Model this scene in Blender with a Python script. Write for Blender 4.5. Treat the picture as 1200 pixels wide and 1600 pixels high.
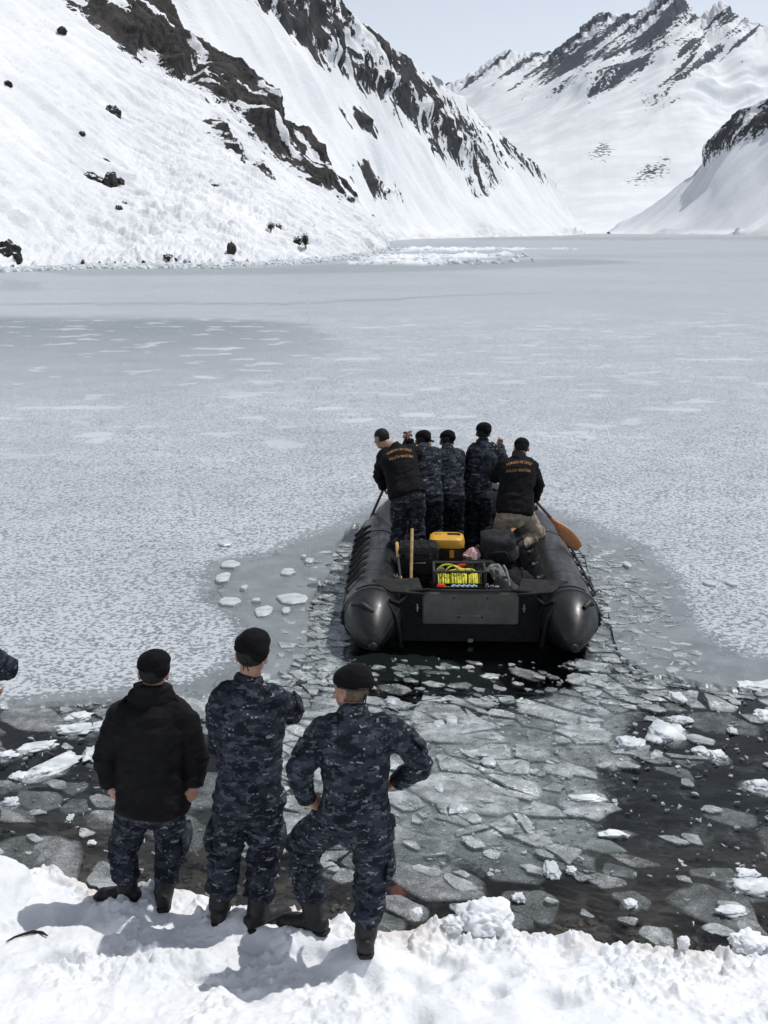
import bpy, bmesh, math, random
import numpy as np
from mathutils import Vector, Matrix
from mathutils.bvhtree import BVHTree

for o in list(bpy.data.objects): bpy.data.objects.remove(o)
SC = bpy.context.scene
COL = SC.collection
random.seed(7); RNG = np.random.default_rng(7)

# ------------------------------------------------------------------ camera
F, HC = 1800.0, 4.0
PITCH = math.atan(438.0 / F)
cd = bpy.data.cameras.new('camera'); cam = bpy.data.objects.new('camera', cd); COL.objects.link(cam)
cd.sensor_fit = 'VERTICAL'; cd.sensor_height = 36.0; cd.sensor_width = 27.0
cd.lens = 36.0 * F / 1600.0; cd.clip_start = 0.1; cd.clip_end = 30000
cam.location = (0, 0, HC); cam.rotation_euler = (math.pi / 2 - PITCH, 0, 0)
SC.camera = cam

# ------------------------------------------------------------------ sky and sun
SUN_DIR = Vector((0.94, 0.36, 0)).normalized() * math.cos(math.radians(64)) + Vector((0, 0, math.sin(math.radians(64))))
w = bpy.data.worlds.new('World'); SC.world = w; w.use_nodes = True
nt = w.node_tree; nt.nodes.clear()
sk = nt.nodes.new('ShaderNodeTexSky'); sk.sky_type = 'NISHITA'; sk.sun_disc = False
sk.sun_elevation = math.radians(64); sk.sun_rotation = math.radians(69); sk.altitude = 2800
sk.air_density = 1.0; sk.dust_density = 3.0; sk.ozone_density = 1.0
hs = nt.nodes.new('ShaderNodeHueSaturation'); hs.inputs['Saturation'].default_value = 0.36
hs.inputs['Value'].default_value = 1.0
bg = nt.nodes.new('ShaderNodeBackground'); bg.inputs['Strength'].default_value = 0.135
wo = nt.nodes.new('ShaderNodeOutputWorld')
nt.links.new(sk.outputs[0], hs.inputs['Color']); nt.links.new(hs.outputs[0], bg.inputs['Color']); nt.links.new(bg.outputs[0], wo.inputs['Surface'])
sd = bpy.data.lights.new('sun', 'SUN'); sd.energy = 2.7; sd.angle = math.radians(0.6); sd.color = (1.0, 0.975, 0.94)
sun = bpy.data.objects.new('sun', sd); COL.objects.link(sun)
sun.rotation_euler = SUN_DIR.to_track_quat('Z', 'Y').to_euler()
SC.view_settings.view_transform = 'Standard'; SC.view_settings.look = 'None'
SC.view_settings.exposure = 0.22; SC.view_settings.gamma = 1.0; SC.view_settings.use_curve_mapping = False
SC.render.engine = 'CYCLES'
SC.cycles.use_denoising = True
SC.cycles.max_bounces = 8; SC.cycles.transparent_max_bounces = 12; SC.cycles.caustics_reflective = False; SC.cycles.caustics_refractive = False
SC.cycles.sample_clamp_indirect = 6.0

# ------------------------------------------------------------------ helpers: geometry of the view
CP, SP = math.cos(PITCH), math.sin(PITCH)
def ray(x, y):
    a, b = (x - 600) / F, -(y - 800) / F
    return np.array([a, b * SP + CP, b * CP - SP])
def onz(x, y, z=0.0):
    d = ray(x, y); t = (z - HC) / d[2]
    return Vector((d[0] * t, d[1] * t, z))
def atY(x, y, Y):
    d = ray(x, y); t = Y / d[1]
    return Vector((d[0] * t, Y, HC + d[2] * t))
def project(P):
    P = np.asarray(P, float)
    dz = P[..., 2] - HC
    zc = P[..., 1] * CP - dz * SP
    up = P[..., 1] * SP + dz * CP
    zc = np.where(zc < 0.05, 0.05, zc)
    return 600 + F * P[..., 0] / zc, 800 - F * up / zc

# ------------------------------------------------------------------ helpers: numpy noise
_perm = np.random.default_rng(3).permutation(256).astype(np.int64); _perm = np.concatenate([_perm, _perm, _perm])
_grad = np.random.default_rng(4).normal(size=(256, 3)); _grad /= np.linalg.norm(_grad, axis=1)[:, None]
def perlin(P):
    P = np.asarray(P, float); sh = P.shape[:-1]; P = P.reshape(-1, 3)
    i = np.floor(P).astype(np.int64); f = P - i; u = f * f * f * (f * (f * 6 - 15) + 10); i &= 255
    r = np.zeros(len(P))
    for dx in (0, 1):
        wx = u[:, 0] if dx else 1 - u[:, 0]
        a = _perm[(i[:, 0] + dx)]
        for dy in (0, 1):
            wy = u[:, 1] if dy else 1 - u[:, 1]
            b = _perm[a + ((i[:, 1] + dy) & 255)]
            for dz in (0, 1):
                wz = u[:, 2] if dz else 1 - u[:, 2]
                g = _grad[_perm[b + ((i[:, 2] + dz) & 255)] & 255]
                r += wx * wy * wz * ((f[:, 0] - dx) * g[:, 0] + (f[:, 1] - dy) * g[:, 1] + (f[:, 2] - dz) * g[:, 2])
    return (r * 1.5).reshape(sh)
def fbm(P, oct=4, gain=0.5, lac=2.03):
    P = np.asarray(P, float); s = 0; a = 1.0
    for k in range(oct):
        s = s + a * perlin(P + 17.3 * k); a *= gain; P = P * lac
    return s
def ridged(P, oct=4, gain=0.5):
    P = np.asarray(P, float); s = 0; a = 1.0
    for k in range(oct):
        s = s + a * (1 - 2 * np.abs(perlin(P + 11.7 * k))); a *= gain; P = P * 2.03
    return s
def billow(P, oct=3, gain=0.5):
    P = np.asarray(P, float); s = 0; a = 1.0
    for k in range(oct):
        s = s + a * (2 * np.abs(perlin(P + 5.1 * k)) - 0.4); a *= gain; P = P * 2.07
    return s
def sstep(a, b, x):
    t = np.clip((x - a) / (b - a), 0, 1); return t * t * (3 - 2 * t)
def sdist(px, py, poly, ky=1.0):
    """signed distance in the plane to a polygon, positive inside"""
    poly = np.array(poly, float); poly[:, 1] *= ky; x = np.asarray(px, float); y = np.asarray(py, float) * ky
    best = np.full(x.shape, 1e18); ins = np.zeros(x.shape, bool); n = len(poly)
    for k in range(n):
        x0, y0 = poly[k]; x1, y1 = poly[(k + 1) % n]
        ex, ey = x1 - x0, y1 - y0; L = ex * ex + ey * ey + 1e-12
        t = np.clip(((x - x0) * ex + (y - y0) * ey) / L, 0, 1)
        best = np.minimum(best, (x - x0 - t * ex) ** 2 + (y - y0 - t * ey) ** 2)
        c = ((y0 > y) != (y1 > y)) & (x < ex * (y - y0) / (ey if abs(ey) > 1e-9 else 1e-9) + x0)
        ins ^= c
    d = np.sqrt(best)
    return np.where(ins, d, -d)

# ------------------------------------------------------------------ helpers: objects
def tag(o, label=None, cat=None, group=None, kind=None):
    if label: o['label'] = label
    if cat: o['category'] = cat
    if group: o['group'] = group
    if kind: o['kind'] = kind
    return o
def empty(name, loc=(0, 0, 0), rz=0.0):
    o = bpy.data.objects.new(name, None); COL.objects.link(o); o.location = loc; o.rotation_euler = (0, 0, rz)
    o.empty_display_size = 0.1
    return o
def mesh_from(name, V, Fc, smooth=True):
    me = bpy.data.meshes.new(name)
    V = np.asarray(V, float)
    if isinstance(Fc, np.ndarray):
        n, k = Fc.shape
        me.vertices.add(len(V)); me.vertices.foreach_set('co', V.ravel().astype(np.float32))
        me.loops.add(n * k); me.loops.foreach_set('vertex_index', Fc.ravel().astype(np.int32))
        me.polygons.add(n); me.polygons.foreach_set('loop_start', (np.arange(n) * k).astype(np.int32))
        me.update(calc_edges=True); me.validate()
    else:
        me.from_pydata([tuple(v) for v in V], [], [tuple(f) for f in Fc]); me.update()
    if smooth: me.polygons.foreach_set('use_smooth', np.ones(len(me.polygons), bool))
    return me
def add(name, V, Fc, mat, parent=None, smooth=True, base=None):
    V = np.asarray(V, float)
    if base is not None: V = V - np.array(base)
    me = mesh_from(name, V, Fc, smooth)
    me.materials.append(mat)
    o = bpy.data.objects.new(name, me); COL.objects.link(o)
    if parent is not None: o.parent = parent
    return o
def attr(o, name, vals):
    a = o.data.attributes.new(name, 'FLOAT', 'POINT'); a.data.foreach_set('value', np.asarray(vals, np.float32).ravel())
def sharp(o, ang=35):
    me = o.data
    try: me.set_sharp_from_angle(angle=math.radians(ang))
    except Exception: pass
    return o
def unit(v):
    v = np.asarray(v, float); return v / (np.linalg.norm(v) + 1e-12)

class MB:
    """collects boxes, tubes and lofts that become ONE mesh"""
    def __init__(self): self.V = []; self.F = []; self.n = 0
    def put(self, V, Fc):
        V = np.asarray(V, float); self.V.append(V); self.F += [tuple(int(i) + self.n for i in f) for f in Fc]; self.n += len(V); return self
    def box(self, c, s, bev=0.0, R=None):
        bm = bmesh.new(); bmesh.ops.create_cube(bm, size=1.0)
        for v in bm.verts: v.co = Vector((v.co.x * s[0], v.co.y * s[1], v.co.z * s[2]))
        if bev > 0: bmesh.ops.bevel(bm, geom=bm.edges[:], offset=bev, segments=2, affect='EDGES')
        bm.verts.index_update(); V = np.array([v.co[:] for v in bm.verts]); Fc = [[v.index for v in f.verts] for f in bm.faces]; bm.free()
        if R is not None: V = V @ np.array(R).T
        return self.put(V + np.array(c), Fc)
    def tube(self, pts, r, seg=8, closed=False):
        pts = [np.array(p, float) for p in pts]; n = len(pts)
        rs = [r] * n if np.isscalar(r) else list(r)
        V, Fc = [], []; up = None
        for i, p in enumerate(pts):
            if closed: t = unit(pts[(i + 1) % n] - pts[i - 1])
            else: t = unit(pts[min(i + 1, n - 1)] - pts[max(i - 1, 0)])
            if up is None: up = np.array([0, 0, 1.0]) if abs(t[2]) < 0.9 else np.array([1.0, 0, 0])
            a = unit(np.cross(t, up)); b = np.cross(a, t); up = b
            for k in range(seg):
                q = 2 * math.pi * k / seg; V.append(p + rs[i] * (math.cos(q) * a + math.sin(q) * b))
        m = n if closed else n - 1
        for i in range(m):
            j = (i + 1) % n
            for k in range(seg):
                l = (k + 1) % seg; Fc.append((i * seg + k, i * seg + l, j * seg + l, j * seg + k))
        if not closed: Fc.append(tuple(range(seg - 1, -1, -1))); Fc.append(tuple((n - 1) * seg + k for k in range(seg)))
        return self.put(V, Fc)
    def loft(self, *a, **k): V, Fc = loft(*a, **k); return self.put(V, Fc)
    def build(self, name, mat, parent=None, smooth=True, base=None, ang=35):
        o = add(name, np.concatenate(self.V), self.F, mat, parent, smooth, base)
        if smooth: sharp(o, ang)
        return o

def loft(C, RX, RY, side=(1, 0, 0), seg=18, cap=0.6, ex=2.0):
    """closed elliptic loft along centres C; side may be one vector or one per ring"""
    C = [np.array(c, float) for c in C]; n = len(C)
    RX = [RX] * n if np.isscalar(RX) else list(RX); RY = [RY] * n if np.isscalar(RY) else list(RY)
    S = [np.array(s, float) for s in side] if np.ndim(side[0]) else [np.array(side, float)] * n
    T = [unit(C[min(i + 1, n - 1)] - C[max(i - 1, 0)]) for i in range(n)]
    rings = []
    if cap > 0:
        for k in (2, 1):
            q = k * math.pi / 6.3; rings.append((C[0] - T[0] * min(RX[0], RY[0]) * cap * math.sin(q), RX[0] * math.cos(q), RY[0] * math.cos(q), S[0], T[0]))
    for i in range(n): rings.append((C[i], RX[i], RY[i], S[i], T[i]))
    if cap > 0:
        for k in (1, 2):
            q = k * math.pi / 6.3; rings.append((C[-1] + T[-1] * min(RX[-1], RY[-1]) * cap * math.sin(q), RX[-1] * math.cos(q), RY[-1] * math.cos(q), S[-1], T[-1]))
    V, Fc = [], []
    for c, rx, ry, s, t in rings:
        s = unit(s - t * np.dot(s, t)); fr = np.cross(t, s)
        for k in range(seg):
            q = 2 * math.pi * k / seg; cq, sq = math.cos(q), math.sin(q)
            if ex != 2.0: cq = math.copysign(abs(cq) ** (2 / ex), cq); sq = math.copysign(abs(sq) ** (2 / ex), sq)
            V.append(c + s * rx * cq + fr * ry * sq)
    m = len(rings)
    for i in range(m - 1):
        for k in range(seg):
            l = (k + 1) % seg; Fc.append((i * seg + k, i * seg + l, (i + 1) * seg + l, (i + 1) * seg + k))
    Fc.append(tuple(range(seg - 1, -1, -1))); Fc.append(tuple((m - 1) * seg + k for k in range(seg)))
    return np.array(V), Fc
def ellipsoid(c, r, R=None, seg=16, rings=10):
    V, Fc = [], []
    for i in range(1, rings):
        th = math.pi * i / rings
        for k in range(seg):
            q = 2 * math.pi * k / seg; V.append((r[0] * math.sin(th) * math.cos(q), r[1] * math.sin(th) * math.sin(q), r[2] * math.cos(th)))
    V.append((0, 0, r[2])); V.append((0, 0, -r[2])); a = len(V) - 2
    for i in range(rings - 2):
        for k in range(seg):
            l = (k + 1) % seg; Fc.append((i * seg + k, (i + 1) * seg + k, (i + 1) * seg + l, i * seg + l))
    for k in range(seg):
        l = (k + 1) % seg; Fc.append((a, k, l)); Fc.append((a + 1, (rings - 2) * seg + l, (rings - 2) * seg + k))
    V = np.array(V)
    if R is not None: V = V @ np.array(R).T
    return V + np.array(c, float), Fc
def remesh(parts, voxel, smooth=4, fac=0.5):
    """voxel union of closed primitives -> (V, F(quads), N)"""
    mb = MB()
    for V, Fc in parts: mb.put(V, Fc)
    me = bpy.data.meshes.new('tmp'); me.from_pydata([tuple(v) for v in np.concatenate(mb.V)], [], mb.F); me.update()
    o = bpy.data.objects.new('tmp', me); COL.objects.link(o)
    m = o.modifiers.new('r', 'REMESH'); m.mode = 'VOXEL'; m.voxel_size = voxel; m.adaptivity = 0
    if smooth:
        s = o.modifiers.new('s', 'SMOOTH'); s.iterations = smooth; s.factor = fac
    dg = bpy.context.evaluated_depsgraph_get(); ev = o.evaluated_get(dg); em = ev.to_mesh()
    nv, nf = len(em.vertices), len(em.polygons)
    V = np.zeros(nv * 3, np.float32); em.vertices.foreach_get('co', V); V = V.reshape(-1, 3).astype(float)
    N = np.zeros(nv * 3, np.float32); em.vertex_normals.foreach_get('vector', N); N = N.reshape(-1, 3).astype(float)
    tot = np.zeros(nf, np.int32); em.polygons.foreach_get('loop_total', tot)
    L = np.zeros(len(em.loops), np.int32); em.loops.foreach_get('vertex_index', L)
    Fq = L.reshape(-1, 4) if (tot == 4).all() else [list(p.vertices) for p in em.polygons]
    ev.to_mesh_clear(); bpy.data.objects.remove(o); bpy.data.meshes.remove(me)
    return V, Fq, N

# ------------------------------------------------------------------ materials
class NT:
    def __init__(self, name):
        self.m = bpy.data.materials.new(name); self.m.use_nodes = True; self.t = self.m.node_tree; self.t.nodes.clear()
        self.out = self.n('ShaderNodeOutputMaterial')
    def n(self, typ, **kw):
        x = self.t.nodes.new(typ)
        for k, v in kw.items(): setattr(x, k, v)
        return x
    def l(self, a, b): self.t.links.new(a, b)
    def val(self, inp, v):
        if hasattr(v, 'is_linked') or isinstance(v, bpy.types.NodeSocket): self.l(v, inp)
        else: inp.default_value = v
    def math(self, op, a, b=None, clamp=False):
        x = self.n('ShaderNodeMath', operation=op, use_clamp=clamp); self.val(x.inputs[0], a)
        if b is not None: self.val(x.inputs[1], b)
        return x.outputs[0]
    def coord(self, kind='Object'): return self.n('ShaderNodeTexCoord').outputs[kind]
    def geopos(self): return self.n('ShaderNodeNewGeometry').outputs['Position']
    def noise(self, vec, scale, detail=3, rough=0.55, out='Fac', dist=0.0):
        x = self.n('ShaderNodeTexNoise'); self.val(x.inputs['Vector'], vec); x.inputs['Scale'].default_value = scale
        x.inputs['Detail'].default_value = detail; x.inputs['Roughness'].default_value = rough; x.inputs['Distortion'].default_value = dist
        return x.outputs[out]
    def scale(self, vec, s):
        x = self.n('ShaderNodeMapping'); self.val(x.inputs['Vector'], vec); x.inputs['Scale'].default_value = s; return x.outputs[0]
    def rng(self, v, a, b, c=0.0, d=1.0, smooth=True):
        x = self.n('ShaderNodeMapRange', interpolation_type='SMOOTHSTEP' if smooth else 'LINEAR'); self.val(x.inputs[0], v)
        self.val(x.inputs[1], a); self.val(x.inputs[2], b); self.val(x.inputs[3], c); self.val(x.inputs[4], d); return x.outputs[0]
    def mix(self, f, a, b):
        x = self.n('ShaderNodeMix', data_type='RGBA'); self.val(x.inputs[0], f)
        for s, v in ((x.inputs[6], a), (x.inputs[7], b)):
            if isinstance(v, bpy.types.NodeSocket): self.l(v, s)
            else: s.default_value = (*v, 1) if len(v) == 3 else v
        return x.outputs[2]
    def attr(self, name): return self.n('ShaderNodeAttribute', attribute_name=name).outputs['Fac']
    def bump(self, h, strength=0.5, dist=0.01, normal=None):
        x = self.n('ShaderNodeBump'); self.l(h, x.inputs['Height']); x.inputs['Strength'].default_value = strength; x.inputs['Distance'].default_value = dist
        if normal is not None: self.l(normal, x.inputs['Normal'])
        return x.outputs[0]
    def bsdf(self, color, rough=0.6, spec=0.4, metal=0.0, normal=None, **kw):
        x = self.n('ShaderNodeBsdfPrincipled')
        if isinstance(color, bpy.types.NodeSocket): self.l(color, x.inputs['Base Color'])
        else: x.inputs['Base Color'].default_value = (*color, 1)
        self.val(x.inputs['Roughness'], rough); x.inputs['Specular IOR Level'].default_value = spec; x.inputs['Metallic'].default_value = metal
        if normal is not None: self.l(normal, x.inputs['Normal'])
        for k, v in kw.items(): self.val(x.inputs[k.replace('_', ' ')], v)
        return x.outputs[0]
    def done(self, sh): self.l(sh, self.out.inputs['Surface']); return self.m

M = {}
def plain(name, col, rough=0.6, spec=0.4, metal=0.0, var=0.25, scale=6.0, bump=0.0, bscale=60.0):
    t = NT(name); c = t.coord()
    n = t.noise(c, scale, 4, 0.6)
    lo = tuple(x * (1 - var) for x in col); hi = tuple(min(1, x * (1 + var)) for x in col)
    nor = t.bump(t.noise(c, bscale, 3), bump, 0.005) if bump else None
    r = t.rng(t.noise(c, scale * 2.3, 3), 0.3, 0.7, max(0.05, rough - 0.1), min(1, rough + 0.1))
    M[name] = t.done(t.bsdf(t.mix(t.rng(n, 0.3, 0.7), lo, hi), r, spec, metal, nor)); return M[name]

def mat_mountain(name, rock_lo, rock_hi, unit_m, thr=0.5, brown=0.4, nk=1.5):
    t = NT(name); p = t.geopos(); a = t.attr('rock')
    d1 = t.noise(p, 0.35 / unit_m, 6, 0.62); d2 = t.noise(p, 1.6 / unit_m, 4, 0.6)
    v = t.math('ADD', a, t.math('MULTIPLY', t.math('SUBTRACT', d1, 0.5), nk))
    v = t.math('ADD', v, t.math('MULTIPLY', t.math('SUBTRACT', d2, 0.5), 0.55))
    mask = t.rng(v, thr - 0.05, thr + 0.05)
    rn = t.noise(t.scale(p, (1, 1, 0.45)), 0.8 / unit_m, 6, 0.68); rn2 = t.noise(p, 0.12 / unit_m, 3, 0.5)
    rock = t.mix(t.rng(rn, 0.3, 0.72), rock_lo, rock_hi)
    rock = t.mix(t.math('MULTIPLY', t.rng(rn2, 0.5, 0.68), brown), rock, (0.13, 0.112, 0.096))
    dirt = t.attr('dirt')
    sn = t.noise(p, 0.05 / unit_m, 5, 0.6)
    snow = t.mix(t.rng(sn, 0.35, 0.7), (0.70, 0.72, 0.75), (0.80, 0.815, 0.83))
    snow = t.mix(t.math('MULTIPLY', dirt, 0.6), snow, (0.45, 0.42, 0.40))
    b1 = t.noise(p, 0.6 / unit_m, 6, 0.7); b2 = t.noise(p, 3.2 / unit_m, 4, 0.65)
    nor = t.bump(b2, 0.42, 0.35 * unit_m, t.bump(b1, 0.45, 0.9 * unit_m))
    M[name] = t.done(t.bsdf(t.mix(mask, snow, rock), t.rng(mask, 0, 1, 0.75, 0.9), 0.2, 0, nor)); return M[name]
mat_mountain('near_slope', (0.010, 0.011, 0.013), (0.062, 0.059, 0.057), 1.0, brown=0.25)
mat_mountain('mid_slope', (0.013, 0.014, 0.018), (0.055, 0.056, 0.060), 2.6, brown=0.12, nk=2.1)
mat_mountain('far_slope', (0.014, 0.018, 0.027), (0.085, 0.098, 0.122), 4.2, brown=0.0, nk=2.2)  # bluish rock tones: distance haze partly put into the colour

def mat_snow():
    t = NT('snow'); p = t.geopos(); d = t.attr('dirt')
    n1 = t.noise(p, 3.0, 5, 0.6); n2 = t.noise(p, 38, 4, 0.7); n3 = t.noise(p, 160, 3, 0.7)
    dm = t.math('MULTIPLY', d, t.rng(n1, 0.38, 0.66))
    c = t.mix(t.rng(n1, 0.3, 0.7), (0.74, 0.765, 0.795), (0.81, 0.825, 0.84))
    c = t.mix(dm, c, (0.60, 0.52, 0.47))
    nor = t.bump(n3, 0.4, 0.006, t.bump(n2, 0.42, 0.02))
    M['snow'] = t.done(t.bsdf(c, 0.65, 0.25, 0, nor)); return M['snow']
mat_snow()
def mat_snow_chunk():
    t = NT('snow_chunk'); p = t.geopos()
    n1 = t.noise(p, 7.0, 4, 0.6); n2 = t.noise(p, 45, 4, 0.7)
    c = t.mix(t.rng(n1, 0.35, 0.7), (0.48, 0.52, 0.545), (0.78, 0.80, 0.815))
    M['snow_chunk'] = t.done(t.bsdf(c, 0.6, 0.3, 0, t.bump(n2, 0.5, 0.012)))
mat_snow_chunk()
def mat_lake_ice():
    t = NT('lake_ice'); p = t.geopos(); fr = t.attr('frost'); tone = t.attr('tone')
    warp = t.noise(p, 1.3, 3, 0.5)
    n = t.noise(p, 22.0, 4, 0.62); nb = t.noise(p, 1.1, 4, 0.55)
    pat = t.math('MULTIPLY', t.rng(t.noise(t.scale(p, (0.75, 1.0, 1.0)), 0.85, 4, 0.5), 0.60, 0.645), 0.32)
    thr = t.rng(fr, 0.0, 1.0, 0.82, 0.475, False)
    thr = t.math('ADD', thr, t.math('MULTIPLY', t.math('SUBTRACT', nb, 0.5), -0.10))
    thr = t.math('SUBTRACT', thr, t.math('MULTIPLY', pat, t.attr('drift')))
    m = t.rng(t.math('SUBTRACT', n, thr), -0.045, 0.045)
    g = t.noise(p, 2.4, 5, 0.65)
    ice = t.mix(t.rng(g, 0.3, 0.7), (0.135, 0.155, 0.165), (0.215, 0.235, 0.245))
    ice = t.mix(t.rng(t.noise(p, 70, 2, 0.5), 0.62, 0.72), ice, (0.36, 0.38, 0.39))
    wv = t.n('ShaderNodeVectorMath', operation='ADD'); t.l(p, wv.inputs[0]); sv = t.n('ShaderNodeVectorMath', operation='SCALE'); t.l(t.noise(p, 1.7, 3, 0.6, 'Color'), sv.inputs[0]); sv.inputs['Scale'].default_value = 0.9; t.l(sv.outputs[0], wv.inputs[1])
    vo = t.n('ShaderNodeTexVoronoi', feature='DISTANCE_TO_EDGE'); t.l(wv.outputs[0], vo.inputs['Vector']); vo.inputs['Scale'].default_value = 0.75
    crk = t.math('MULTIPLY', t.rng(vo.outputs['Distance'], 0.004, 0.016, 1.0, 0.0), t.rng(t.noise(p, 0.8, 3), 0.46, 0.58))
    ice = t.mix(t.math('MULTIPLY', crk, 0.75), ice, (0.07, 0.085, 0.09))
    ice = t.mix(t.math('MULTIPLY', t.rng(t.noise(p, 5.0, 6, 0.72), 0.56, 0.72), 0.55), ice, (0.36, 0.385, 0.40))
    frost = t.mix(t.rng(t.noise(p, 0.25, 4, 0.6), 0.35, 0.7), (0.435, 0.468, 0.505), (0.515, 0.545, 0.575))
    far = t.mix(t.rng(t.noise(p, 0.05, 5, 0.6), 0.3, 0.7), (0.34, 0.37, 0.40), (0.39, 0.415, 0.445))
    c = t.mix(t.math('MULTIPLY', m, 1.0), ice, frost)
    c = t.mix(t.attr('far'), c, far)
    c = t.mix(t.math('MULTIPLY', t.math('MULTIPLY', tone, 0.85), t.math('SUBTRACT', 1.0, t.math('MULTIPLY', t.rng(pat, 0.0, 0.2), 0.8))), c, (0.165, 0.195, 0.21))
    c = t.mix(t.attr('white'), c, (0.80, 0.81, 0.83))
    hb = t.math('ADD', t.math('MULTIPLY', m, 0.5), t.math('MULTIPLY', t.noise(p, 60, 3, 0.7), 0.35))
    M['lake_ice'] = t.done(t.bsdf(c, t.rng(m, 0, 1, 0.28, 0.7), 0.35, 0, t.bump(hb, 0.35, 0.015)))
mat_lake_ice()
def mat_water():
    t = NT('water'); p = t.geopos()
    h = t.noise(t.scale(p, (1, 1.6, 1)), 5.5, 4, 0.6)
    nor = t.bump(h, 0.10, 0.05)
    fre = t.n('ShaderNodeFresnel'); fre.inputs['IOR'].default_value = 1.33; t.l(nor, fre.inputs['Normal'])
    tr = t.n('ShaderNodeBsdfTransparent'); tr.inputs[0].default_value = (0.80, 0.83, 0.83, 1)
    gl = t.n('ShaderNodeBsdfGlossy'); gl.inputs['Roughness'].default_value = 0.04; t.l(nor, gl.inputs['Normal'])
    mx = t.n('ShaderNodeMixShader'); t.l(fre.outputs[0], mx.inputs[0]); t.l(tr.outputs[0], mx.inputs[1]); t.l(gl.outputs[0], mx.inputs[2])
    M['water'] = t.done(mx.outputs[0])
mat_water()
def mat_bed():
    t = NT('lake_bed'); p = t.geopos(); deep = t.attr('deep')
    n = t.noise(p, 7, 6, 0.7); n2 = t.noise(p, 1.3, 3)
    c = t.mix(t.rng(n, 0.35, 0.7), (0.032, 0.027, 0.024), (0.13, 0.11, 0.095))
    c = t.mix(t.rng(n2, 0.4, 0.7), c, (0.065, 0.053, 0.045))
    c = t.mix(deep, c, (0.014, 0.019, 0.019))  # light lost in deep water, painted as a darker bed
    M['lake_bed'] = t.done(t.bsdf(c, 0.9, 0.1, 0, t.bump(n, 0.6, 0.03)))
mat_bed()
def mat_floe(name, lo, hi, frost, alpha):
    t = NT(name); p = t.geopos(); g = t.n('ShaderNodeNewGeometry'); r = g.outputs['Random Per Island']
    n = t.noise(p, 6.0, 5, 0.65); n2 = t.noise(p, 26, 4, 0.7); n3 = t.noise(p, 105, 2, 0.5)
    base = t.mix(r, lo, hi)
    base = t.mix(t.rng(n, 0.35, 0.75), base, tuple(min(1, x * 1.35) for x in hi))
    thr = t.rng(r, 0, 1, 0.70, 0.70 - frost, False)
    fm = t.rng(t.math('ADD', t.math('MULTIPLY', n2, 0.6), t.math('MULTIPLY', n, 0.4)), thr, t.math('ADD', thr, 0.07))
    c = t.mix(t.math('MULTIPLY', fm, 0.85), base, (0.72, 0.75, 0.77))
    c = t.mix(t.rng(n3, 0.615, 0.65), c, (0.85, 0.86, 0.87))  # sun sparkles on the ice, painted as near-white specks
    nor = t.bump(t.noise(p, 90, 3, 0.7), 0.55, 0.012, t.bump(n2, 0.4, 0.02))
    sh = t.bsdf(c, t.rng(n2, 0.3, 0.7, 0.10, 0.42), 0.5, 0, nor)
    tr = t.n('ShaderNodeBsdfTransparent'); tr.inputs[0].default_value = (0.85, 0.9, 0.9, 1)
    mx = t.n('ShaderNodeMixShader'); t.val(mx.inputs[0], t.math('MAXIMUM', t.rng(n, 0.25, 0.75, alpha, min(1, alpha + 0.35)), fm))
    
    t.l(tr.outputs[0], mx.inputs[1]); t.l(sh, mx.inputs[2])
    e = t.rng(t.math('ADD', t.attr('inner'), t.math('MULTIPLY', t.math('SUBTRACT', n2, 0.5), 0.9)), 0.0, 0.75, 0.22, 1.0)
    tr2 = t.n('ShaderNodeBsdfTransparent'); tr2.inputs[0].default_value = (0.88, 0.92, 0.92, 1); m2 = t.n('ShaderNodeMixShader'); t.l(e, m2.inputs[0]); t.l(tr2.outputs[0], m2.inputs[1]); t.l(mx.outputs[0], m2.inputs[2]); M[name] = t.done(m2.outputs[0])
mat_floe('ice_floe', (0.17, 0.18, 0.185), (0.33, 0.345, 0.355), 0.15, 0.36)
mat_floe('brash_ice', (0.26, 0.285, 0.295), (0.50, 0.53, 0.54), 0.20, 0.45)

def mat_slush():
    t = NT('slush'); p = t.geopos(); d = t.attr('slushy'); n = t.noise(p, 2.6, 6, 0.68); n2 = t.noise(p, 22, 4, 0.7)
    v = t.math('ADD', d, t.math('MULTIPLY', t.math('SUBTRACT', n, 0.5), 1.5)); v = t.math('ADD', v, t.math('MULTIPLY', t.math('SUBTRACT', n2, 0.5), 0.5))
    a = t.rng(v, 0.30, 1.15, 0.0, 0.88); c = t.mix(t.rng(n2, 0.35, 0.7), (0.27, 0.295, 0.305), (0.47, 0.495, 0.505))
    tr = t.n('ShaderNodeBsdfTransparent'); mx = t.n('ShaderNodeMixShader'); t.l(a, mx.inputs[0]); t.l(tr.outputs[0], mx.inputs[1]); t.l(t.bsdf(t.mix(t.rng(t.noise(p, 120, 2, 0.5), 0.63, 0.66), c, (0.8, 0.81, 0.82)), 0.6, 0.3, 0, t.bump(n2, 0.4, 0.01)), mx.inputs[2]); M['slush'] = t.done(mx.outputs[0])  # tiny sun glints painted into the slush colour as pale specks
mat_slush()
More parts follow.
